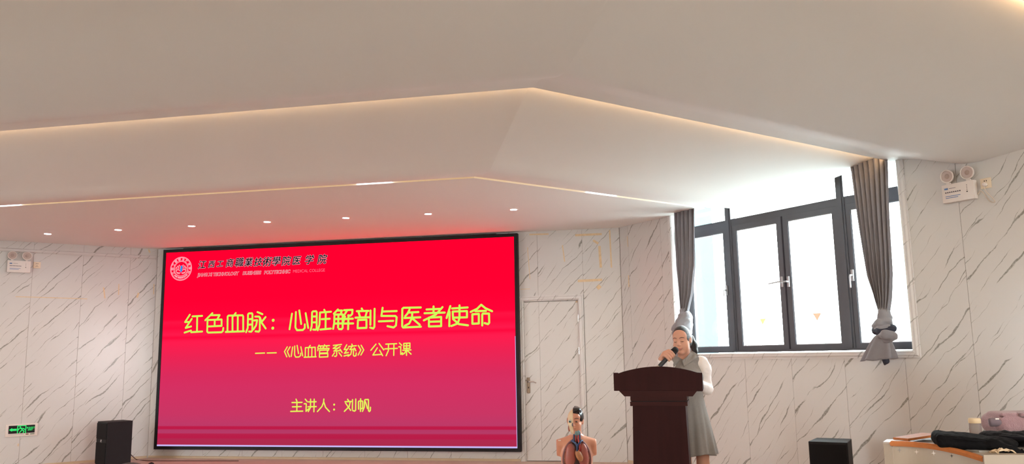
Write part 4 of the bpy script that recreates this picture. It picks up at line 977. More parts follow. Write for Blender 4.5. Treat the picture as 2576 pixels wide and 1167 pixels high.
def knot_L(root):
    P = lambda u, v, dy=0: (lambda q: (q[0], q[1]+dy, q[2]))(px(u, v))
    f = Field((0.85, -0.28, CAM_Z-0.05), (1.45, 0.04, CAM_Z+0.55), 0.007)
    f.chain([P(1722, 784), P(1724, 800), P(1720, 818), P(1716, 834)], [0.050, 0.075, 0.098, 0.105], 0.02)
    f.chain([P(1733, 790, -.03), P(1722, 808, -.06), P(1705, 826, -.04)], [0.030, 0.035, 0.045], 0.006)
    f.chain([P(1735, 806, -.02), P(1726, 822, -.06), P(1712, 838, -.06)], [0.026, 0.036, 0.045], 0.006)
    f.chain([P(1712, 838), P(1716, 852)], [0.08, 0.06], 0.01)
    wrinkle(f.build('knot', M_['lining'], root), .012, (9, 6, 13), 1.0)
    f = Field((0.85, -0.28, CAM_Z-0.2), (1.45, 0.04, CAM_Z+0.30), 0.007)
    f.chain([P(1712, 850, -.02), P(1722, 853, -.05), P(1733, 850, -.02)], [0.04, 0.045, 0.04], 0.008); wrinkle(f.build('tie_band', M_['navy'], root), .006, (12, 12, 60), 3.0)
    rows = []; c0, c1 = Vector(P(1722, 856)), Vector(P(1722, 900)); n = 60
    for i in range(15):
        t = i/14; c = c0*(1-t)+c1*t; wx = 0.05+0.09*t**0.6; wy = 0.04+0.035*t; row = []
        for k in range(n):
            q = 2*math.pi*k/n; fo = 1+(0.05+0.09*t)*math.sin(7*q+2*t); row.append((c.x+wx*fo*math.cos(q), c.y+wy*fo*math.sin(q)-.01, c.z))
        rows.append(row)
    b = MB().grid(rows, closed=True); b.f.append(tuple(range(14*n, 15*n))); b.build('tail', M_['curtain'], root, smooth=True)
tied_curtain('grey knotted curtain at the right side of the window', [(400, 2139, 2232), (425, 2143, 2234), (548, 2160, 2238), (692, 2181.6, 2244), (750, 2200, 2241), (796, 2217, 2234)], 7, CAM_Z+1.745, knot_R, 3)
tied_curtain('grey knotted curtain at the left side of the window behind the woman', [(535, 1698, 1749), (541, 1698, 1749), (668, 1701.6, 1750), (740, 1708, 1743), (778, 1714, 1734), (792, 1716, 1731)], 5, CAM_Z+1.66, knot_L, 8)

# ------------------------------------------------------------------ the woman at the lectern
M_['skin'] = mat('skin', (0.56, 0.30, 0.21), 0.5, spec=0.35, vary=0.05, vscale=20, sss=0.15)
M_['skin_leg'] = M_['skin']
M_['hair'] = mat('black_hair', (0.012, 0.010, 0.011), 0.38, spec=0.5, bump=0.6, bscale=90, stretch=(6, 1, 1))
M_['dress'] = mat('grey_linen_dress', (0.235, 0.222, 0.212), 0.85, vary=0.08, vscale=60, bump=0.12, bscale=500)
M_['blouse'] = mat('white_blouse', (0.78, 0.74, 0.72), 0.7, bump=0.25, bscale=25)
M_['lip'] = mat('lips', (0.42, 0.13, 0.11), 0.45); M_['brow'] = mat('brow', (0.045, 0.025, 0.02), 0.7)
WO = Vector((1.41, 6.66, 0.0))
wom = empty('person', WO); tag(wom, 'woman in grey collared dress and white blouse speaking into a microphone at the lectern', 'person')
def wl_(u, v, y): return at(u, v, y)-WO
def head_matrix(c, yaw, pitch, s, roll=0.0):
    m = Matrix.Translation(c) @ Matrix.Rotation(yaw, 4, 'Z') @ Matrix.Rotation(roll, 4, 'Y') @ Matrix.Rotation(pitch, 4, 'X'); return m, s
class HeadField(Field):
    """Field whose primitives may be given in a scaled head frame"""
    def use(s, m, sc_): s.M = np.array(m); s.sc = sc_
    def E(s, c, r, k=0.01, mode='add', R=None):
        z = s.sc; Field.ell(s, tuple(x*z for x in c), tuple(x*z for x in (r if hasattr(r, '__len__') else (r,)*3)), k*z, mode, R); return s
    def Cc(s, a, b, r1, r2=None, k=0.01, mode='add'):
        z = s.sc; Field.cap(s, tuple(x*z for x in a), tuple(x*z for x in b), r1*z, (r1 if r2 is None else r2)*z, k*z, mode); return s
def face(f, sides=(-1, 1), ears=(-1, 1), lips=True):
    f.E((0, .008, .022), (.074, .094, .098), .01)
    f.E((0, -.030, -.040), (.061, .060, .078), .03)
    for s_ in (-1, 1):
        f.E((s_*.035, -.050, -.042), (.033, .035, .038), .02)
        f.E((s_*.030, -.030, -.080), (.030, .035, .030), .02)
    f.E((0, -.066, -.100), (.024, .022, .020), .02)
    f.E((0, -.055, .045), (.058, .040, .045), .03)
    for s_ in sides:
        f.E((s_*.031, -.101, .006), (.017, .012, .012), .012, 'cut')
        f.E((s_*.031, -.080, .003), (.0165, .0125, .0105), .004)
    f.Cc((0, -.086, .010), (0, -.105, -.026), .0085, .0115, .012)
    for s_ in (-1, 1): f.E((s_*.011, -.096, -.031), (.0085, .009, .0075), .005)
    f.E((0, -.089, -.052), (.022, .010, .008), .010)
    if lips:
        f.E((0, -.093, -.0575), (.021, .009, .0050), .003); f.E((0, -.091, -.0690), (.017, .009, .0060), .003)
    for s_ in ears:
        f.E((s_*.075, .012, -.004), (.011, .020, .032), .006); f.E((s_*.083, .006, .0), (.006, .010, .018), .004, 'cut')
HM, HS = head_matrix((-.040, -.016, 1.442), math.radians(-31), math.radians(9), 0.90, math.radians(-3))
fb = HeadField((-.32, -.36, -.01), (.27, .24, 1.60), 0.0045)
fb.use(HM, HS); face(fb); fb.M = None
fb.cap((-.012, .022, 1.24), (-.028, .000, 1.375), .050, .047, .03)
fb.cap((-.125, .005, 1.258), (.100, .005, 1.262), .045, .045, .03)
fb.ell((-.012, .005, 1.13), (.125, .085, .15), .03); fb.ell((0, 0, .97), (.085, .07, .13), .04); fb.ell((.01, 0, .80), (.118, .088, .13), .04)
for s_ in (-1, 1):
    X0 = .012+s_*.066
    fb.chain([(X0, .0, .76), (X0+s_*.006, -.005, .46), (X0+s_*.004, .022, .27), (X0, .02, .075)], [.072, .047, .049, .034], .02)
    fb.chain([(X0, .02, .06), (X0+s_*.012, -.09, .035)], [.034, .028], .01)
# arm on the right of the picture: forearm laid on the lectern
fb.chain([(.112, .008, 1.25), (.142, .035, 1.060), (-.005, -.205, 1.115)], [.043, .036, .024], .015)
fb.ell((-.025, -.228, 1.115), (.036, .045, .016), .012)
for i in range(4): fb.chain([(-.051+i*.017, -.256, 1.114), (-.055+i*.017, -.286, 1.112), (-.057+i*.017, -.306, 1.104)], [.0085, .008, .007], .003)
fb.chain([(.003, -.223, 1.116), (.015, -.250, 1.112)], [.010, .008], .005)
# hand with the microphone
MIC_T, MIC_B = wl_(1698, 881, 6.50), wl_(1663, 917, 6.50)
m_ = (MIC_T-MIC_B).normalized(); c_ = Vector((0, -1, 0)); c_ = (c_-m_*c_.dot(m_)).normalized(); e_ = m_.cross(c_)
H0 = wl_(1683.5, 896, 6.50); H0 = MIC_B+m_*((H0-MIC_B).dot(m_))
def hp_(a, b, c): return tuple(H0+m_*a+e_*b+c_*c)
Rp = np.array([list(m_), list(e_), list(c_)]).T
fb.ell(hp_(-.004, -.036, .0), (.043, .017, .030), .008, 'add', Rp)
for o_, L_ in ((.030, .96), (.0105, 1.05), (-.009, 1.0), (-.0275, .86)):
    fb.chain([hp_(o_, -.036, .016), hp_(o_+.003, -.015*L_, .036), hp_(o_+.002, .014*L_, .034*L_), hp_(o_-.002, .027*L_, .016)], [.0105, .0100, .0092, .0078], .0025)
fb.chain([hp_(-.010, -.030, -.022), hp_(.012, -.006, -.034), hp_(.034, .014, -.026)], [.014, .0115, .009], .004)
WR = Vector(hp_(-.058, -.020, -.030)); EL = Vector((-.180, .030, 1.050))
fb.chain([(-.138, .005, 1.248), tuple(EL), tuple(WR), hp_(-.012, -.040, -.004)], [.043, .036, .025, .020], .012)
fb.build('body', M_['skin'], wom, 1)
# brow, lash and lip pieces follow the face
def face_y(f, x, z, m, s_):
    """depth of the face surface in the head frame"""
    best = -.085
    for y in np.arange(-.125, -.03, .0012):
        p = m @ Vector((x*s_, y*s_, z*s_)); i = np.round((np.array(p)-f.lo)/f.h).astype(int)
        if f.F[tuple(np.clip(i, 0, f.n-1))] < 0: return y
    return best
def face_line(f, pts, w, name, m, parent, hm, hs, lift=.0015, seg=6):
    P = []
    for x, z in pts: P.append(hm @ Vector((x*hs, (face_y(f, x, z, hm, hs)-lift)*hs, z*hs)))
    MB().tube(spline(P, 4), [w*(0.45+0.55*math.sin(math.pi*min(1, (i+1)/(4*(len(P)-1)+1)))) for i in range(4*(len(P)-1)+1)], seg).build(name, m, parent, smooth=True)
for s_ in (-1, 1):
    face_line(fb, [(s_*.013, .030), (s_*.028, .035), (s_*.044, .033), (s_*.054, .026)], .0026, 'eyebrow', M_['brow'], wom, HM, HS)
    face_line(fb, [(s_*.016, .0015), (s_*.024, -.0015), (s_*.032, -.0030), (s_*.040, -.0018), (s_*.047, .002)], .0019, 'eyelashes', M_['hair'], wom, HM, HS)
face_line(fb, [(-.022, -.063), (-.010, -.0605), (0, -.0615), (.010, -.0605), (.022, -.063)], .0032, 'upper_lip', M_['lip'], wom, HM, HS, -.001)
face_line(fb, [(-.018, -.0665), (0, -.0700), (.018, -.0665)], .0038, 'lower_lip', M_['lip'], wom, HM, HS, -.001)
# hair pulled back into a ponytail
fh = HeadField((-.18, -.16, 1.26), (.16, .18, 1.60), 0.004)
fh.use(HM, HS)
fh.E((0, .014, .026), (.0825, .100, .104), .01); fh.E((0, .05, -.01), (.076, .066, .085), .02)
fh.E((0, -.082, -.022), (.068, .068, .108), .012, 'cut'); fh.E((-.0, -.06, -.08), (.085, .075, .075), .01, 'cut'); 
fh.E((.080, .006, -.012), (.022, .026, .030), .006, 'cut'); fh.E((-.080, .006, -.012), (.022, .026, .030), .006, 'cut')
fh.M = None
fh.chain([(.010, .085, 1.480), (.050, .095, 1.455), (.076, .085, 1.400), (.080, .075, 1.350), (.070, .065, 1.300)], [.030, .031, .030, .024, .008], .015)
fh.build('hair', M_['hair'], wom, 1)
# dress
fd = Field((-.30, -.26, .50), (.30, .24, 1.36), 0.005)
fd.ell((-.018, .0, 1.145), (.132, .110, .150), .02)
for s_ in (-1, 1): fd.ell((-.018+s_*.062, -.070, 1.140), (.062, .055, .060), .03)
fd.cap((-.098, .008, 1.266), (.066, .008, 1.268), .050, .050, .025)
fd.ell((0, 0, 1.005), (.100, .090, .12), .03)
def skirt(X, Y, Z):
    a = np.interp(Z, [.50, .55, .79, .90, 1.03, 1.1], [.196, .190, .150, .128, .104, .10]); b = np.interp(Z, [.50, .55, .79, .90, 1.03, 1.1], [.165, .16, .135, .115, .090, .088])
    x = X-np.interp(Z, [.55, 1.03], [.005, .0]); th = np.arctan2(Y/b, x/a); t = np.clip((1.0-Z)/.45, 0, 1)
    fo = 1+.075*t*np.sin(9*th+1.5*np.sin(2*th)+2*t)+.03*t*np.sin(17*th+1)
    r = np.sqrt((x/a)**2+(Y/b)**2); d = (r-fo)*np.minimum(a, b)*.8
    hem = .540+.010*np.sin(4*th)
    return np.maximum(np.maximum(d, hem-Z), Z-1.06)
fd.put(skirt, (-.25, -.22, .51), (.25, .22, 1.10), .02)
fd.cap((-.030, -.045, 1.372), (-.030, -.150, 1.235), .066, .006, .006, 'cut'); fd.cap((-.022, .01, 1.30), (-.026, .0, 1.40), .054, .058, .006, 'cut')
fd.ell((0, 0, .58), (.15, .13, .10), .01, 'cut')
drs = fd.build('dress', M_['dress'], wom, 1)
def front_y(f, x, z, dflt=0.0):
    i = int(round((x-f.lo[0])/f.h)); k = int(round((z-f.lo[2])/f.h))
    if not (0 <= i < f.n[0] and 0 <= k < f.n[2]): return dflt
    col = f.F[i, :, k]; j = np.argmax(col < 0)
    return f.lo[1]+j*f.h if col[j] < 0 else dflt
def flap(poly, name):
    P = [wl_(1660+x/7.293, 800+y/7.293, 6.58) for x, y in poly]
    bm = bmesh.new(); vs = [bm.verts.new(p) for p in P]; bm.faces.new(vs)
    bmesh.ops.triangulate(bm, faces=bm.faces[:]); bmesh.ops.subdivide_edges(bm, edges=bm.edges[:], cuts=5, use_grid_fill=True)
    for v in bm.verts:
        y = min(front_y(fd, v.co.x, v.co.z, .02), front_y(fb, v.co.x, v.co.z, .02)); v.co.y = max(y, -.16)-.014
    for _ in range(6): bmesh.ops.smooth_vert(bm, verts=bm.verts[:], factor=0.5, use_axis_y=True)
    me = bpy.data.meshes.new(name); bm.to_mesh(me); bm.free(); o = link_mesh(name, me, M_['dress'], wom, True); solid(o, .005, 0); return o
flap([(310, 650), (340, 725), (374, 775), (266, 902), (236, 760), (246, 705)], 'collar')
flap([(408, 780), (470, 738), (560, 660), (612, 588), (680, 632), (752, 684), (640, 775), (436, 897)], 'collar')
for k, (x, y) in enumerate(((395, 850), (380, 915))):
    q = wl_(1660+x/7.293, 800+y/7.293, 6.58); MB().ball((q.x, front_y(fd, q.x, q.z, -.1)-.004, q.z), (.006, .003, .006), seg=10, rings=6).build('button', M_['dress'], wom, smooth=True)
# blouse sleeves
fs = Field((-.34, -.32, .96), (.27, .16, 1.36), 0.005)
fs.chain([(.078, .008, 1.262), (.112, .010, 1.252), (.128, .015, 1.210), (.140, .035, 1.075)], [.047, .053, .060, .052], .02)
fs.chain([(.140, .038, 1.072), (.150, .020, 1.048), (.025, -.160, 1.105)], [.050, .044, .036], .02)
fs.ell((.140, .0, 1.055), (.034, .045, .028), .012)
cuff = WR.lerp(EL, 0.06)
fs.chain([(-.105, .005, 1.258), (-.140, .003, 1.245), (-.165, .0, 1.19), tuple(EL)], [.047, .052, .057, .050], .02); fs.chain([tuple(EL), tuple(EL.lerp(WR, .5)), tuple(cuff)], [.050, .046, .034], .02)
wrinkle(fs.build('blouse_sleeves', M_['blouse'], wom, 1), .006, (14, 10, 16), 4.0)
for s_ in (-1, 1):
    X0 = .012+s_*.066
    f = Field((X0-.08, -.18, -.005), (X0+.08, .09, .12), 0.005)
    f.chain([(X0, .03, .045), (X0+s_*.006, -.04, .036), (X0+s_*.012, -.115, .030)], [.042, .042, .034], .02); f.box((X0, -.04, -.02), (.1, .2, .022), .0, .0, 'cut')
    f.build('shoe', M_['black'], wom, 1)
# microphone held in the hand
mic = empty('microphone', WO); tag(mic, 'black handheld microphone in the hand of the woman', 'microphone')
Rm = Matrix((e_, c_, m_)).transposed().to_4x4(); Tm = Matrix.Translation(MIC_B-m_*.055) @ Rm
L_ = (MIC_T-MIC_B).length+.055
auto(MB().lathe([(.012, 0), (.0165, .004), (.0168, .05), (.0165, L_*.55), (.019, L_-.055), (.021, L_-.032)], 24, Tm).build('handle', mat('mic_body', (.020, .024, .030), .35, spec=.5), mic))
auto(MB().lathe([(.021, L_-.034), (.0265, L_-.028), (.0275, L_-.018), (.0265, L_-.012)], 24, Tm).build('ring', M_['black'], mic))
auto(MB().lathe([(.0262, L_-.012), (.0265, L_), (.024, L_+.014), (.017, L_+.023), (.006, L_+.027), (.001, L_+.0275)], 24, Tm).build('grille', mat('mic_grille', (.015, .015, .017), .6, bump=1.0, bscale=900), mic), 60)
MB().lathe([(.0172, .012), (.0176, .016), (.0176, .030), (.0172, .034)], 24, Tm).build('base_band', M_['chrome'], mic, smooth=True)

# ------------------------------------------------------------------ anatomical half-body model standing on the stage
TO = Vector((0.535, 7.30, 0.022))
tor = empty('anatomical_torso', TO); tag(tor, 'life-size anatomical torso model with open chest and half skull face', 'anatomy model')
pk = mat('torso_skin_plastic', (0.62, 0.30, 0.20), 0.30, spec=.5, vary=.04); 
t = HeadField((-.20, -.16, 0.0), (.20, .15, .89), 0.004)
t.cap((-.150, .015, .540), (-.045, .015, .566), .046, .052, .02); t.cap((.045, .015, .566), (.150, .015, .540), .052, .046, .02); t.ell((0, .005, .44), (.150, .095, .17), .03); t.ell((0, 0, .25), (.128, .088, .2), .04); t.ell((0, 0, .12), (.140, .092, .13), .03)
for s_ in (-1, 1): t.cap((s_*.150, .015, .530), (s_*.152, .015, .480), .046, .042, .015)
t.cap((0, .02, .56), (.002, .012, .69), .050, .046, .03)
for s_ in (-1, 1): t.box((s_*.230, 0, .50), (.055, .3, .16), .0, .002, 'cut')
for s_ in (-1, 1): t.box((s_*.20, 0, .30), (.062, .2, .135), .0, .01, 'cut')
TM, TS = head_matrix((-.010, -.012, .740), math.radians(-14), math.radians(2), 0.915)
t.use(TM, TS); face(t, ears=(1,)); t.M = None
Th = np.array(TM)[:3, :3]
ctr = np.array(TM @ Vector((-.115*TS, 0, -.005))); 
t.box(ctr, (.115*TS, .2, .112), .0, .0, 'cut', Th)
t.ell((-.004, -.085, .415), (.112, .085, .165), .004, 'cut'); t.ell((0, -.09, .26), (.100, .07, .16), .01, 'cut'); t.cap((-.008, -.075, .52), (-.006, -.052, .650), .040, .026, .004, 'cut')
t.box((0, 0, -.05), (.3, .3, .055), .0, .0, 'cut')
t.build('body_shell', pk, tor, 1)
face_line(t, [(.013, .030), (.028, .036), (.044, .034), (.055, .027)], .0030, 'eyebrow', M_['brow'], tor, TM, TS)
face_line(t, [(.018, .004), (.026, .007), (.034, .007), (.046, .003)], .0022, 'upper_eyelid_line', M_['hair'], tor, TM, TS)
MB().ball(TM @ Vector((.031*TS, (face_y(t, .031, .0035, TM, TS)+.0005)*TS, .0035*TS)), (.0062, .0025, .0048), seg=12, rings=8).build('painted_eye', M_['hair'], tor, smooth=True)
face_line(t, [(.002, -.0625), (.012, -.0615), (.021, -.0635)], .0028, 'lips', M_['lip'], tor, TM, TS, -.001)
k = HeadField((-.12, -.16, .60), (.03, .12, .88), 0.0035); k.use(TM, TS)
k.E((0, .008, .020), (.070, .090, .094), .01); k.E((0, -.030, -.040), (.056, .060, .074), .03); k.E((-.034, -.054, -.030), (.026, .026, .024), .02); k.E((0, -.064, -.096), (.028, .022, .022), .02)
k.E((-.031, -.094, .006), (.020, .022, .019), .006, 'cut'); k.E((0, -.10, -.026), (.012, .022, .024), .006, 'cut'); k.E((-.058, -.055, -.045), (.014, .03, .022), .008, 'cut')
k.M = None
ctr2 = np.array(TM @ Vector((.11*TS, 0, 0))); k.box(ctr2, (.108*TS, .2, .16), .0, .0, 'cut', Th)
sk = k.build('skull_half', mat('bone_cream', (0.66, 0.55, 0.36), 0.4, vary=.06), tor, 1)
def hpt(x, y, z): return TM @ Vector((x*TS, y*TS, z*TS))
q = hpt(-.031, -.080, .006); MB().ball(q, .0145, seg=18, rings=12).build('eyeball', mat('eyeball', (.60, .62, .60), .15), tor, smooth=True)
q2 = hpt(-.031, -.0945, .006); MB().ball(q2, (.0085, .003, .0085), seg=14, rings=8).build('iris', mat('teal_iris', (.05, .22, .26), .2), tor, smooth=True)
q2 = hpt(-.031, -.0978, .006); MB().ball(q2, (.0042, .0015, .0042), seg=10, rings=6).build('pupil', M_['black'], tor, smooth=True)
MB().ball(hpt(-.008, -.088, -.024), (.007, .010, .016), seg=12, rings=8).build('nasal_cavity', mat('grey_cartilage', (.16, .18, .22), .4), tor, smooth=True)
mus = mat('muscle_red', (.36, .14, .10), .45, vary=.2, vscale=60)
for a, b_, r_ in (((-.066, -.012, .035), (-.060, -.030, -.020), .012), ((-.050, -.056, -.050), (-.046, -.050, -.075), .010)): MB().ball(hpt(*[(x+y)/2 for x, y in zip(a, b_)]), (.010, .012, .028), seg=14, rings=10).build('jaw_muscle', mus, tor, smooth=True)
k = HeadField((-.05, -.16, .64), (.12, .14, .90), 0.0035); k.use(TM, TS)
k.E((.003, .014, .034), (.084, .103, .108), .01); k.E((.022, -.050, .108), (.052, .046, .028), .02); k.E((.0, -.088, -.048), (.078, .070, .104), .008, 'cut'); k.E((.05, -.03, -.085), (.07, .09, .085), .008, 'cut'); k.E((.082, .012, -.01), (.02, .03, .032), .006, 'cut')
for i in range(5): k.Cc((.002+i*.014, -.09, .118-i*.010), (.010+i*.015, .03, .140-i*.012), .004, .004, .004, 'cut')
k.M = None; ctr3 = np.array(TM @ Vector((-.10*TS, 0, 0))); k.box(ctr3, (.098*TS, .2, .2), .0, .0, 'cut', Th)
k.build('hair', mat('glossy_black_plastic', (.008, .009, .012), .22, spec=.6), tor, 1)
dk = mat('organ_dark', (.045, .016, .018), .45)
f = Field((-.13, -.10, .10), (.13, .05, .62), .006); f.ell((-.004, -.040, .415), (.104, .035, .155), .0); f.ell((0, -.04, .25), (.092, .03, .15), .0); f.build('cavity_lining', dk, tor, 1)
lung = mat('lung_rose', (.36, .105, .085), .4, vary=.08, vscale=30)
for s_, nm in ((-1, ''), (1, '')):
    f = Field((-.12, -.14, .32), (.12, 0, .56), .004); f.ell((s_*.052-.004, -.068, .468), (.046, .036, .088), .01); f.ell((s_*.060-.004, -.066, .415), (.043, .034, .062), .02); f.ell((.004, -.10, .47), (.028, .05, .070), .008, 'cut'); f.box((0, -.07, .33), (.2, .1, .028), .0, .006, 'cut', rotm(0, s_*.30, 0)); f.build('lung', lung, tor, 1)
f = Field((-.05, -.16, .36), (.07, -.03, .54), .0035); f.ell((.014, -.100, .452), (.029, .028, .044), .01, 'add', rotm(0, -.35, 0)); f.ell((.002, -.098, .480), (.024, .024, .026), .01); f.ell((.026, -.1, .430), (.021, .022, .026), .01); f.build('heart', mat('heart_tan', (.42, .19, .085), .4, vary=.3, vscale=40), tor, 1)
bl, rd, te = mat('vein_blue', (.025, .06, .17), .3), mat('artery_red', (.34, .02, .02), .3), mat('larynx_teal', (.18, .33, .36), .35)
MB().tube(spline([(-.046, -.068, .580), (-.020, -.100, .562), (-.004, -.110, .535), (-.004, -.110, .490)], 5), .0085, 10).build('vein', bl, tor, smooth=True)
MB().tube(spline([(.048, -.070, .580), (.022, -.100, .564), (-.002, -.112, .537)], 5), .0085, 10).build('vein', bl, tor, smooth=True)
MB().tube(spline([(-.022, -.062, .650), (-.026, -.080, .600), (-.030, -.088, .565)], 5), .007, 10).build('vein', bl, tor, smooth=True)
MB().tube(spline([(.026, -.062, .655), (.026, -.080, .600), (.022, -.09, .57)], 5), .007, 10).build('vein', bl, tor, smooth=True)
MB().tube(spline([(.016, -.106, .480), (.020, -.108, .530), (.012, -.092, .580), (.012, -.070, .632)], 5), .0075, 10).build('artery', rd, tor, smooth=True)
MB().tube(spline([(-.010, -.088, .570), (-.010, -.078, .610), (-.010, -.066, .645)], 5), .006, 10).build('artery', rd, tor, smooth=True)
f = Field((-.05, -.10, .58), (.05, 0, .70), .0035); f.ell((-.012, -.074, .648), (.014, .014, .026), .004); f.ell((.012, -.074, .648), (.014, .014, .026), .004); f.cap((0, -.07, .63), (0, -.066, .605), .010, .006, .004); f.build('larynx', te, tor, 1)
f = Field((-.13, -.13, .24), (.13, 0, .38), .005); f.ell((-.02, -.068, .325), (.080, .035, .035), .01); f.build('liver', mat('liver_brown', (.10, .045, .035), .35), tor, 1)
f = Field((-.13, -.14, .06), (.13, 0, .32), .006)
for i in range(9):
    a = i*.75; f.cap((math.cos(a)*.05, -.075, .21+math.sin(a)*.045), (math.cos(a+.75)*.05, -.080, .21+math.sin(a+.75)*.045), .021, .021, .004)
f.ell((0, -.075, .21), (.03, .025, .03), .006); f.build('intestine', mat('gut_pink', (.50, .25, .18), .4), tor, 1)
rim = []
for i in range(40):
    a = math.radians(-62+304*i/39+0)
    a = math.radians(248-316*i/39); x, z = -.004+.117*math.cos(a), .415+.170*math.sin(a)
    rim.append((x, -.072+.55*(abs(x)**2)*4.2-.010+.02*max(0, (z-.50)/.08), z))
MB().tube(spline(rim, 2), .010, 8).build('rib_edge', mat('rib_purple', (.20, .085, .095), .5, vary=.25, vscale=50), tor, smooth=True)
bone = mat('rib_bone', (.72, .60, .48), .5)
for i in range(3, 37, 3):
    p_ = Vector(rim[i]); c2 = Vector((-.004, -.09, .415)); d_ = (c2-p_).normalized(); MB().ball(p_+d_*.010+Vector((0, -.006, 0)), (.004, .003, .005), seg=8, rings=5).build('rib_end', bone, tor, smooth=True)
MB().box(-.163, -.137, -.001, .001, -.004, .006, Matrix.Translation((0, -.036, .578)) @ Matrix.Rotation(-.35, 4, 'X')).build('paper_tag', M_['white_plastic'], tor)
MB().slab([(-.15, -.11), (.15, -.11), (.15, .11), (-.15, .11)], -.022, .006).build('base', M_['black'], tor)

# ------------------------------------------------------------------ multimedia desk at the right with things on it
M_['desk'] = mat('cream_steel', (0.42, 0.36, 0.29), 0.45, vary=.04); M_['deskgrey'] = mat('grey_worktop', (0.24, 0.225, 0.20), 0.5, vary=.06); M_['orange'] = mat('orange_beech', (0.44, 0.150, 0.045), 0.6, spec=.25, vary=.2, vscale=5, stretch=(1, 8, 8))
RAIL = [(2241.5, 1115, 4.80), (2302, 1118, 4.76), (2358, 1125, 4.68), (2413.7, 1137, 4.58), (2458, 1150, 4.48), (2472, 1154.5, 4.45)]
rail = [at(*p) for p in RAIL]; DO = Vector((2.95, 5.0, HALL_Z))
desk = empty('teaching_desk', DO); tag(desk, 'cream steel teaching desk with orange wooden rail at the bottom right corner', 'desk')
loc = lambda v: v-DO
rs = [loc(p) for p in spline(rail, 6)]
b = MB(); n = len(rs)
vs = [p+Vector((0, 0, -.012)) for p in rs]+[Vector((p.x, p.y, .0)) for p in rs]+[p+Vector((.008, .02, -.012)) for p in rs]+[Vector((p.x+.008, p.y+.02, 0)) for p in rs]
fs_ = []
for i in range(n-1): fs_ += [(i, i+n, i+n+1, i+1), (i+2*n, i+2*n+1, i+3*n+1, i+3*n), (i, i+1, i+2*n+1, i+2*n)]
fs_ += [(0, 2*n, 3*n, n), (n-1, 2*n-1, 4*n-1, 3*n-1)]
b.add(vs, fs_); sp_ = b.build('side_panel', M_['desk'], desk)
b = MB(); rows = []
for p in rs:
    rows.append([p+Vector((a*.016, -a*.004+bb*.014, c*.015)) for a, bb, c in ((-.6, -1, -.9), (-.9, -1, .3), (-.2, -.8, 1), (.6, .8, 1), (.9, 1, .2), (.6, 1, -.9))])
b.grid(rows, closed=True); b.f += [(0, 1, 2, 3, 4, 5), tuple(range((n-1)*6+5, (n-1)*6-1, -1))]; auto(b.build('wooden_rail', M_['orange'], desk), 40)
pA, pB, pC, pD = loc(at(2221.5, 1111, 4.82)), loc(at(2243, 1114, 4.79)), loc(at(2290, 1106, 4.93)), loc(at(2231, 1104.5, 4.95))
b = MB(); zt = max(pA.z, pB.z); b.slab([xy(pA), xy(pB), xy(pC), xy(pD)], 0, zt-.008); b.build('corner_post', M_['desk'], desk)
MB().slab([xy(pA), xy(pB), xy(pC), xy(pD)], zt-.008, zt).build('post_cap', mat('light_grey_metal', (.56, .54, .53), .4), desk)
zt2 = zt-.012
top = [Vector((pB.x+.05, pB.y+.05, 0)), Vector((rs[n//2].x+.02, rs[n//2].y+.07, 0)), Vector((rs[-1].x+.03, rs[-1].y+.08, 0)), Vector((1.0, -.45, 0)), Vector((1.05, .75, 0)), Vector((-.46, .28, 0))]
b = MB(); b.slab([xy(v) for v in top], zt2-.03, zt2-.012); b.build('worktop', M_['deskgrey'], desk)
tb = [Vector((pB.x+.03, pB.y+.06, 0)), Vector((rs[-1].x+.05, rs[-1].y+.10, 0)), Vector((.98, -.40, 0)), Vector((1.03, .73, 0)), Vector((-.44, .26, 0))]
MB().slab([xy(v) for v in tb], 0.0, zt2-.03).build('cabinet', M_['desk'], desk)
lid = [loc(on_z(u, v, HALL_Z+zt+.012)) for u, v in ((2246.5, 1100), (2284, 1103), (2363, 1091.5), (2318, 1088))]
b = MB(); b.slab([xy(v) for v in lid], zt-.002, zt+.012); b.build('wooden_lid', M_['orange'], desk)
bk = [loc(on_z(u, v, HALL_Z+zt)) for u, v in ((2363, 1090), (2480, 1098))]
b = MB(); d_ = Vector((0.02, .05, 0)); b.slab([xy(bk[0]), xy(bk[1]), xy(bk[1]+d_), xy(bk[0]+d_)], zt2-.012, zt+.004); b.build('back_rail', M_['orange'], desk)
ap = [loc(at(u, v, y)) for u, v, y in ((2476, 1160, 4.43), (2576, 1150, 4.40), (2700, 1140, 4.36))]
b = MB(); b.slab([xy(ap[0]), xy(ap[1]), xy(ap[2]), xy(ap[2]+Vector((0, .2, 0))), xy(ap[0]+Vector((0, .12, 0)))], 0.0, max(a.z for a in ap)-.01); b.build('front_apron', M_['desk'], desk)
star = MB()
def star_at(u, v, s_, m):
    i = min(range(n), key=lambda j: abs(((rs[j]+DO).x-CV.x)/(rs[j]+DO).y-((u-IW/2)/F_PX)))
    y = (rs[i]+DO).y-.004; p = loc(at(u, v, y)); q = []
    for k in range(8):
        r_ = s_ if k % 2 == 0 else s_*.22; q.append((p.x+r_*math.cos(k*math.pi/4), p.z+r_*math.sin(k*math.pi/4)))
    MB().prism(q, p.y-.0012, p.y).build('star_mark', m, desk)
gstar = mat('grey_star', (.26, .25, .23), .5); wstar = mat('pale_star', (.62, .56, .50), .5)
star_at(2262.5, 1132, .016, gstar); star_at(2305.5, 1136.5, .014, wstar); star_at(2348.5, 1139.5, .014, wstar); star_at(2394, 1146.5, .011, M_['black'])

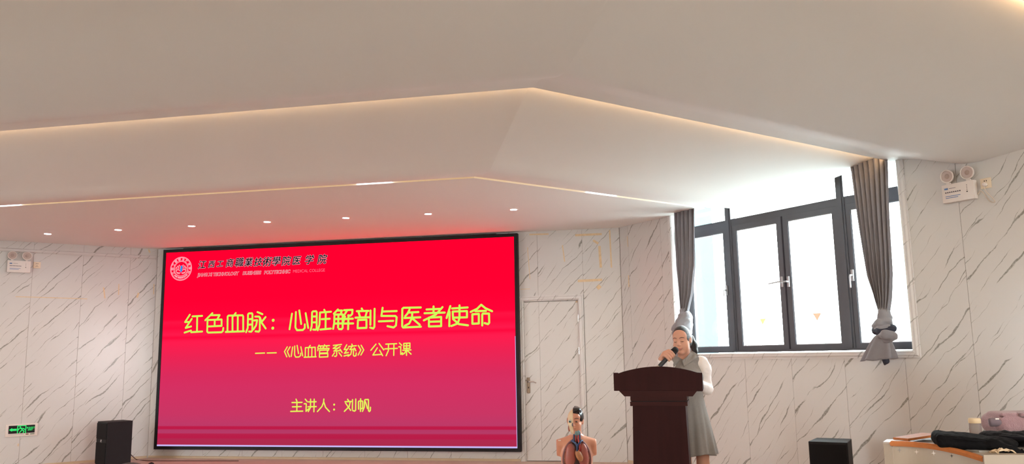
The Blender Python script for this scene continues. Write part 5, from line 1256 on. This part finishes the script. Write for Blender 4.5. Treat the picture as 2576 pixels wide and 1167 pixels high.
ZD = HALL_Z+zt2-.012                      # height of the worktop
BK = mat('black_nylon', (.006, .006, .007), .8, spec=.1, bump=.3, bscale=60); BJ = mat('black_jacket_cloth', (.007, .007, .010), .9, spec=.1, sheen=.05, bump=.2, bscale=80)
c = at(2425, 1120, 4.72); bag = empty('backpack', (c.x, c.y, ZD)); tag(bag, 'black backpack lying on the teaching desk against the wooden rail', 'bag')
f = Field((-.24, -.30, -.06), (.26, .20, .16), .006); R = rotm(0, .10, -.35)
f.box((0, -.03, .030), (.165, .125, .034), .026, .01, 'add', R); f.box((-.06, .0, .052), (.09, .08, .018), .015, .02, 'add', R); f.ell((.14, -.09, .022), (.10, .09, .036), .02); f.ell((.05, .03, .052), (.11, .05, .014), .02, 'add', rotm(0, .15, .2))
f.chain([(.06, -.17, .03), (.14, -.21, .0), (.20, -.235, -.03)], [.030, .024, .018], .01)
bb = wrinkle(f.build('bag_body', BK, bag, 1), .006, (14, 18, 20), 6.0)
MB().tube(spline([(-.16, -.09, .06), (-.05, -.16, .052), (.08, -.165, .040), (.16, -.16, .02)], 6), .0045, 6).build('piping', BK, bag, smooth=True)
MB().ball((-.115, -.045, .072), (.016, .010, .004), seg=12, rings=6).build('logo_patch', mat('pale_patch', (.45, .40, .40), .5), bag, smooth=True)
MB().tube(spline([(.18, -.22, .0), (.21, -.26, -.05), (.20, -.275, -.085)], 5), .016, 8).build('strap', BK, bag, smooth=True)
c = at(2560, 1112, 4.80); jk = empty('jacket', (c.x, c.y, ZD)); tag(jk, 'crumpled black jacket heaped on the teaching desk beside the backpack', 'jacket')
f = Field((-.22, -.30, -.03), (.34, .26, .15), .007)
f.ell((0, 0, .022), (.17, .15, .038), .02); f.ell((.16, -.06, .020), (.15, .16, .036), .03); f.ell((-.10, .05, .030), (.08, .09, .030), .02)
for i in range(5): f.cap((-.13+i*.09, .10, .045), (-.05+i*.09, -.19, .035-.006*i), .014, .022, .03)
for i in range(4): f.cap((-.10+i*.09, .14, .075), (.0+i*.09, -.22, .062-.008*i), .012, .010, .02, 'cut')
wrinkle(f.build('cloth', BJ, jk, 1), .012, (16, 10, 12), 5.0)
MB().tube(spline([(-.16, -.10, .05), (-.05, -.20, .045), (.08, -.24, .03)], 6), .014, 8).build('sleeve_hem', BJ, jk, smooth=True)
c = at(2522, 1137, 4.50); ts = empty('crumpled_tissue', (c.x, c.y, c.z-.025)); tag(ts, 'crumpled cream tissue with a blue edge lying on the black jacket', 'tissue')
rt = random.Random(5); rows = []
for a in range(9):
    rows.append([(-.055+.0138*a+rt.uniform(-.008, .008), -.028+.0075*b_+rt.uniform(-.005, .005), .022+.016*math.sin(a*.42)+rt.uniform(-.010, .012)) for b_ in range(8)])
tb_ = MB().grid(rows).build('sheet', mat('tissue_cream', (.62, .48, .32), .8), ts, fix=False); solid(tb_, .003, 0)
MB().tube([(-.012, -.026, .016), (.016, -.030, .006)], .006, 8).build('blue_edge', mat('tissue_blue', (.40, .46, .52), .7), ts, smooth=True)
# bottle with flip lid
pb = at(2455, 1092, 5.12); bt = empty('drink_bottle', (pb.x, 5.12, ZD)); tag(bt, 'clear drink bottle with a cream flip lid standing behind the jacket', 'bottle')
hb = at(2455, 1064, 5.12).z-ZD; R_ = .034
gl = mat('clear_plastic', (.82, .76, .72), .12, trans=.85, spec=.5); gl.node_tree.nodes['Principled BSDF'].inputs['IOR'].default_value = 1.2
auto(MB().lathe([(.020, 0), (R_, .004), (R_, hb*.9), (R_*.92, hb), (R_*.80, hb+.001), (R_*.80, hb-.004), (R_*.93, hb*.88), (R_*.93, .010), (.018, .008)], 28, None).build('bottle_body', gl, bt), 40)
lidm = mat('cream_lid', (.70, .55, .34), .4)
auto(MB().lathe([(R_*.98, hb), (R_*1.04, hb+.003), (R_*1.04, hb+.022), (R_*.92, hb+.030), (.004, hb+.031)], 28).build('lid', lidm, bt), 40)
MB().box(-.058, -.030, -.008, .008, hb+.002, hb+.010, Matrix.Translation((-.014, 0, .0)) @ Matrix.Rotation(.5, 4, 'Y') @ Matrix.Translation((0, 0, .0))).build('carry_loop', lidm, bt)
bpy.context.view_layer.update()
# mauve plush bag
c = at(2548, 1080, 5.40); pb_ = empty('plush_bag', (c.x, c.y, ZD)); tag(pb_, 'mauve plush bag at the right edge behind the bottle', 'bag')
hb2 = at(2548, 1034, 5.40).z-ZD
f = Field((-.22, -.20, -.01), (.34, .20, hb2+.06), .007)
f.box((.06, 0, hb2*.46), (.215, .13, hb2*.47), .06, .01); f.box((.07, -.03, hb2*.90), (.205, .09, hb2*.10), .02, .02); f.cap((-.13, -.10, hb2*.70), (.28, -.13, hb2*.74), .016, .016, .01)
for i in range(7): f.cap((-.10+i*.06, -.145, hb2*.55), (-.06+i*.06, -.15, .03), .010, .008, .02, 'cut')
f.cap((-.15, -.10, hb2*.80), (.28, -.12, hb2*.80), .008, .008, .008, 'cut'); f.box((0, 0, -.06), (.5, .5, .058), 0, 0, 'cut')
mv = mat('mauve_plush', (.36, .215, .235), .95, sheen=.5, vary=.12, vscale=60, bump=.5, bscale=160)
f.build('bag_body', mv, pb_, 1)
MB().tube(spline([(-.195, -.075, hb2*.56), (-.165, -.085, hb2*.57), (-.10, -.09, hb2*.58)], 4), [.020]+[.027]*7+[.024], 16).build('rolled_end', mat('grey_mauve_trim', (.17, .13, .15), .8), pb_, smooth=True)
MB().box(-.172, -.150, -.116, -.108, hb2*.70, hb2*.76).build('white_tag', M_['white_plastic'], pb_)
MB().tube(spline([(-.02, -.125, hb2*.90), (.06, -.150, hb2*.84), (.20, -.145, hb2*.86), (.28, -.13, hb2*.90)], 6), .012, 8).build('strap', mv, pb_, smooth=True)

# ------------------------------------------------------------------ a listener in the hall: only the crown of the head reaches the picture
ca = at(328, 1162.5, 2.30); AO = Vector((ca.x, 2.30, HALL_Z)); hz_ = ca.z-HALL_Z
aud = empty('person', AO); tag(aud, 'dark-haired listener seated in the hall, only the crown visible at bottom left', 'person')
f = Field((-.30, -.30, 0), (.30, .62, hz_+.02), .011); zc = hz_-.118
f.ell((0, .01, zc), (.074, .092, .108), .01); f.ell((0, .05, zc-.05), (.058, .055, .07), .03); f.cap((0, -.01, zc-.18), (0, 0, zc-.06), .055, .05, .03)
f.cap((-.15, -.02, zc-.245), (.15, -.02, zc-.245), .055, .055, .04); f.ell((0, -.02, zc-.38), (.16, .10, .20), .04); f.ell((0, -.01, .52), (.16, .12, .12), .05)
for s_ in (-1, 1):
    f.chain([(s_*.085, 0, .50), (s_*.10, .40, .50), (s_*.10, .42, .08)], [.082, .06, .042], .03); f.chain([(s_*.10, .42, .05), (s_*.11, .53, .035)], [.04, .03], .01)
    f.chain([(s_*.185, -.02, zc-.26), (s_*.21, .02, .68), (s_*.10, .28, .60)], [.05, .042, .03], .02); f.ell((s_*.07, .33, .59), (.035, .05, .02), .01)
    f.ell((s_*.077, .01, zc-.02), (.010, .02, .03), .005)
f.E = None
f.build('body', M_['skin'], aud, 1)
f = Field((-.12, -.14, zc-.16), (.12, .14, hz_+.03), .008); f.ell((0, -.005, zc+.012), (.083, .100, .106), .01); f.ell((0, .10, zc-.05), (.07, .06, .10), .01, 'cut')
for i in range(7): f.cap((-.036+i*.012, -.05, zc+.100-abs(i-3)*.006), (-.030+i*.010, .04, zc+.106-abs(i-3)*.006), .006, .006, .008)
f.build('hair', M_['hair'], aud, 1)
f = Field((-.28, -.20, .36), (.28, .36, zc-.15), .012); f.cap((-.15, -.02, zc-.245), (.15, -.02, zc-.245), .062, .062, .04); f.ell((0, -.02, zc-.38), (.172, .112, .20), .04); f.ell((0, -.01, .52), (.17, .125, .10), .05)
for s_ in (-1, 1): f.chain([(s_*.185, -.02, zc-.26), (s_*.21, .02, .68), (s_*.13, .22, .61)], [.06, .052, .042], .02)
f.build('jacket', BJ, aud, 1)
ch = empty('hall_chair', (AO.x, AO.y-.02, HALL_Z)); tag(ch, 'black hall chair under the listener below the picture edge', 'chair')
MB().box(-.21, .21, -.16, .26, .370, .395, bev=.01).build('seat', M_['black'], ch)
MB().box(-.20, .20, -.25, -.225, .50, .84, bev=.01).build('backrest', M_['black'], ch)
for sx in (-1, 1):
    MB().tube([(sx*.19, .22, 0), (sx*.19, .22, .372)], .011, 8).build('leg', M_['chrome'], ch, smooth=True)
    MB().tube([(sx*.19, -.20, 0), (sx*.19, -.18, .372), (sx*.19, -.235, .80)], .011, 8).build('leg', M_['chrome'], ch, smooth=True)
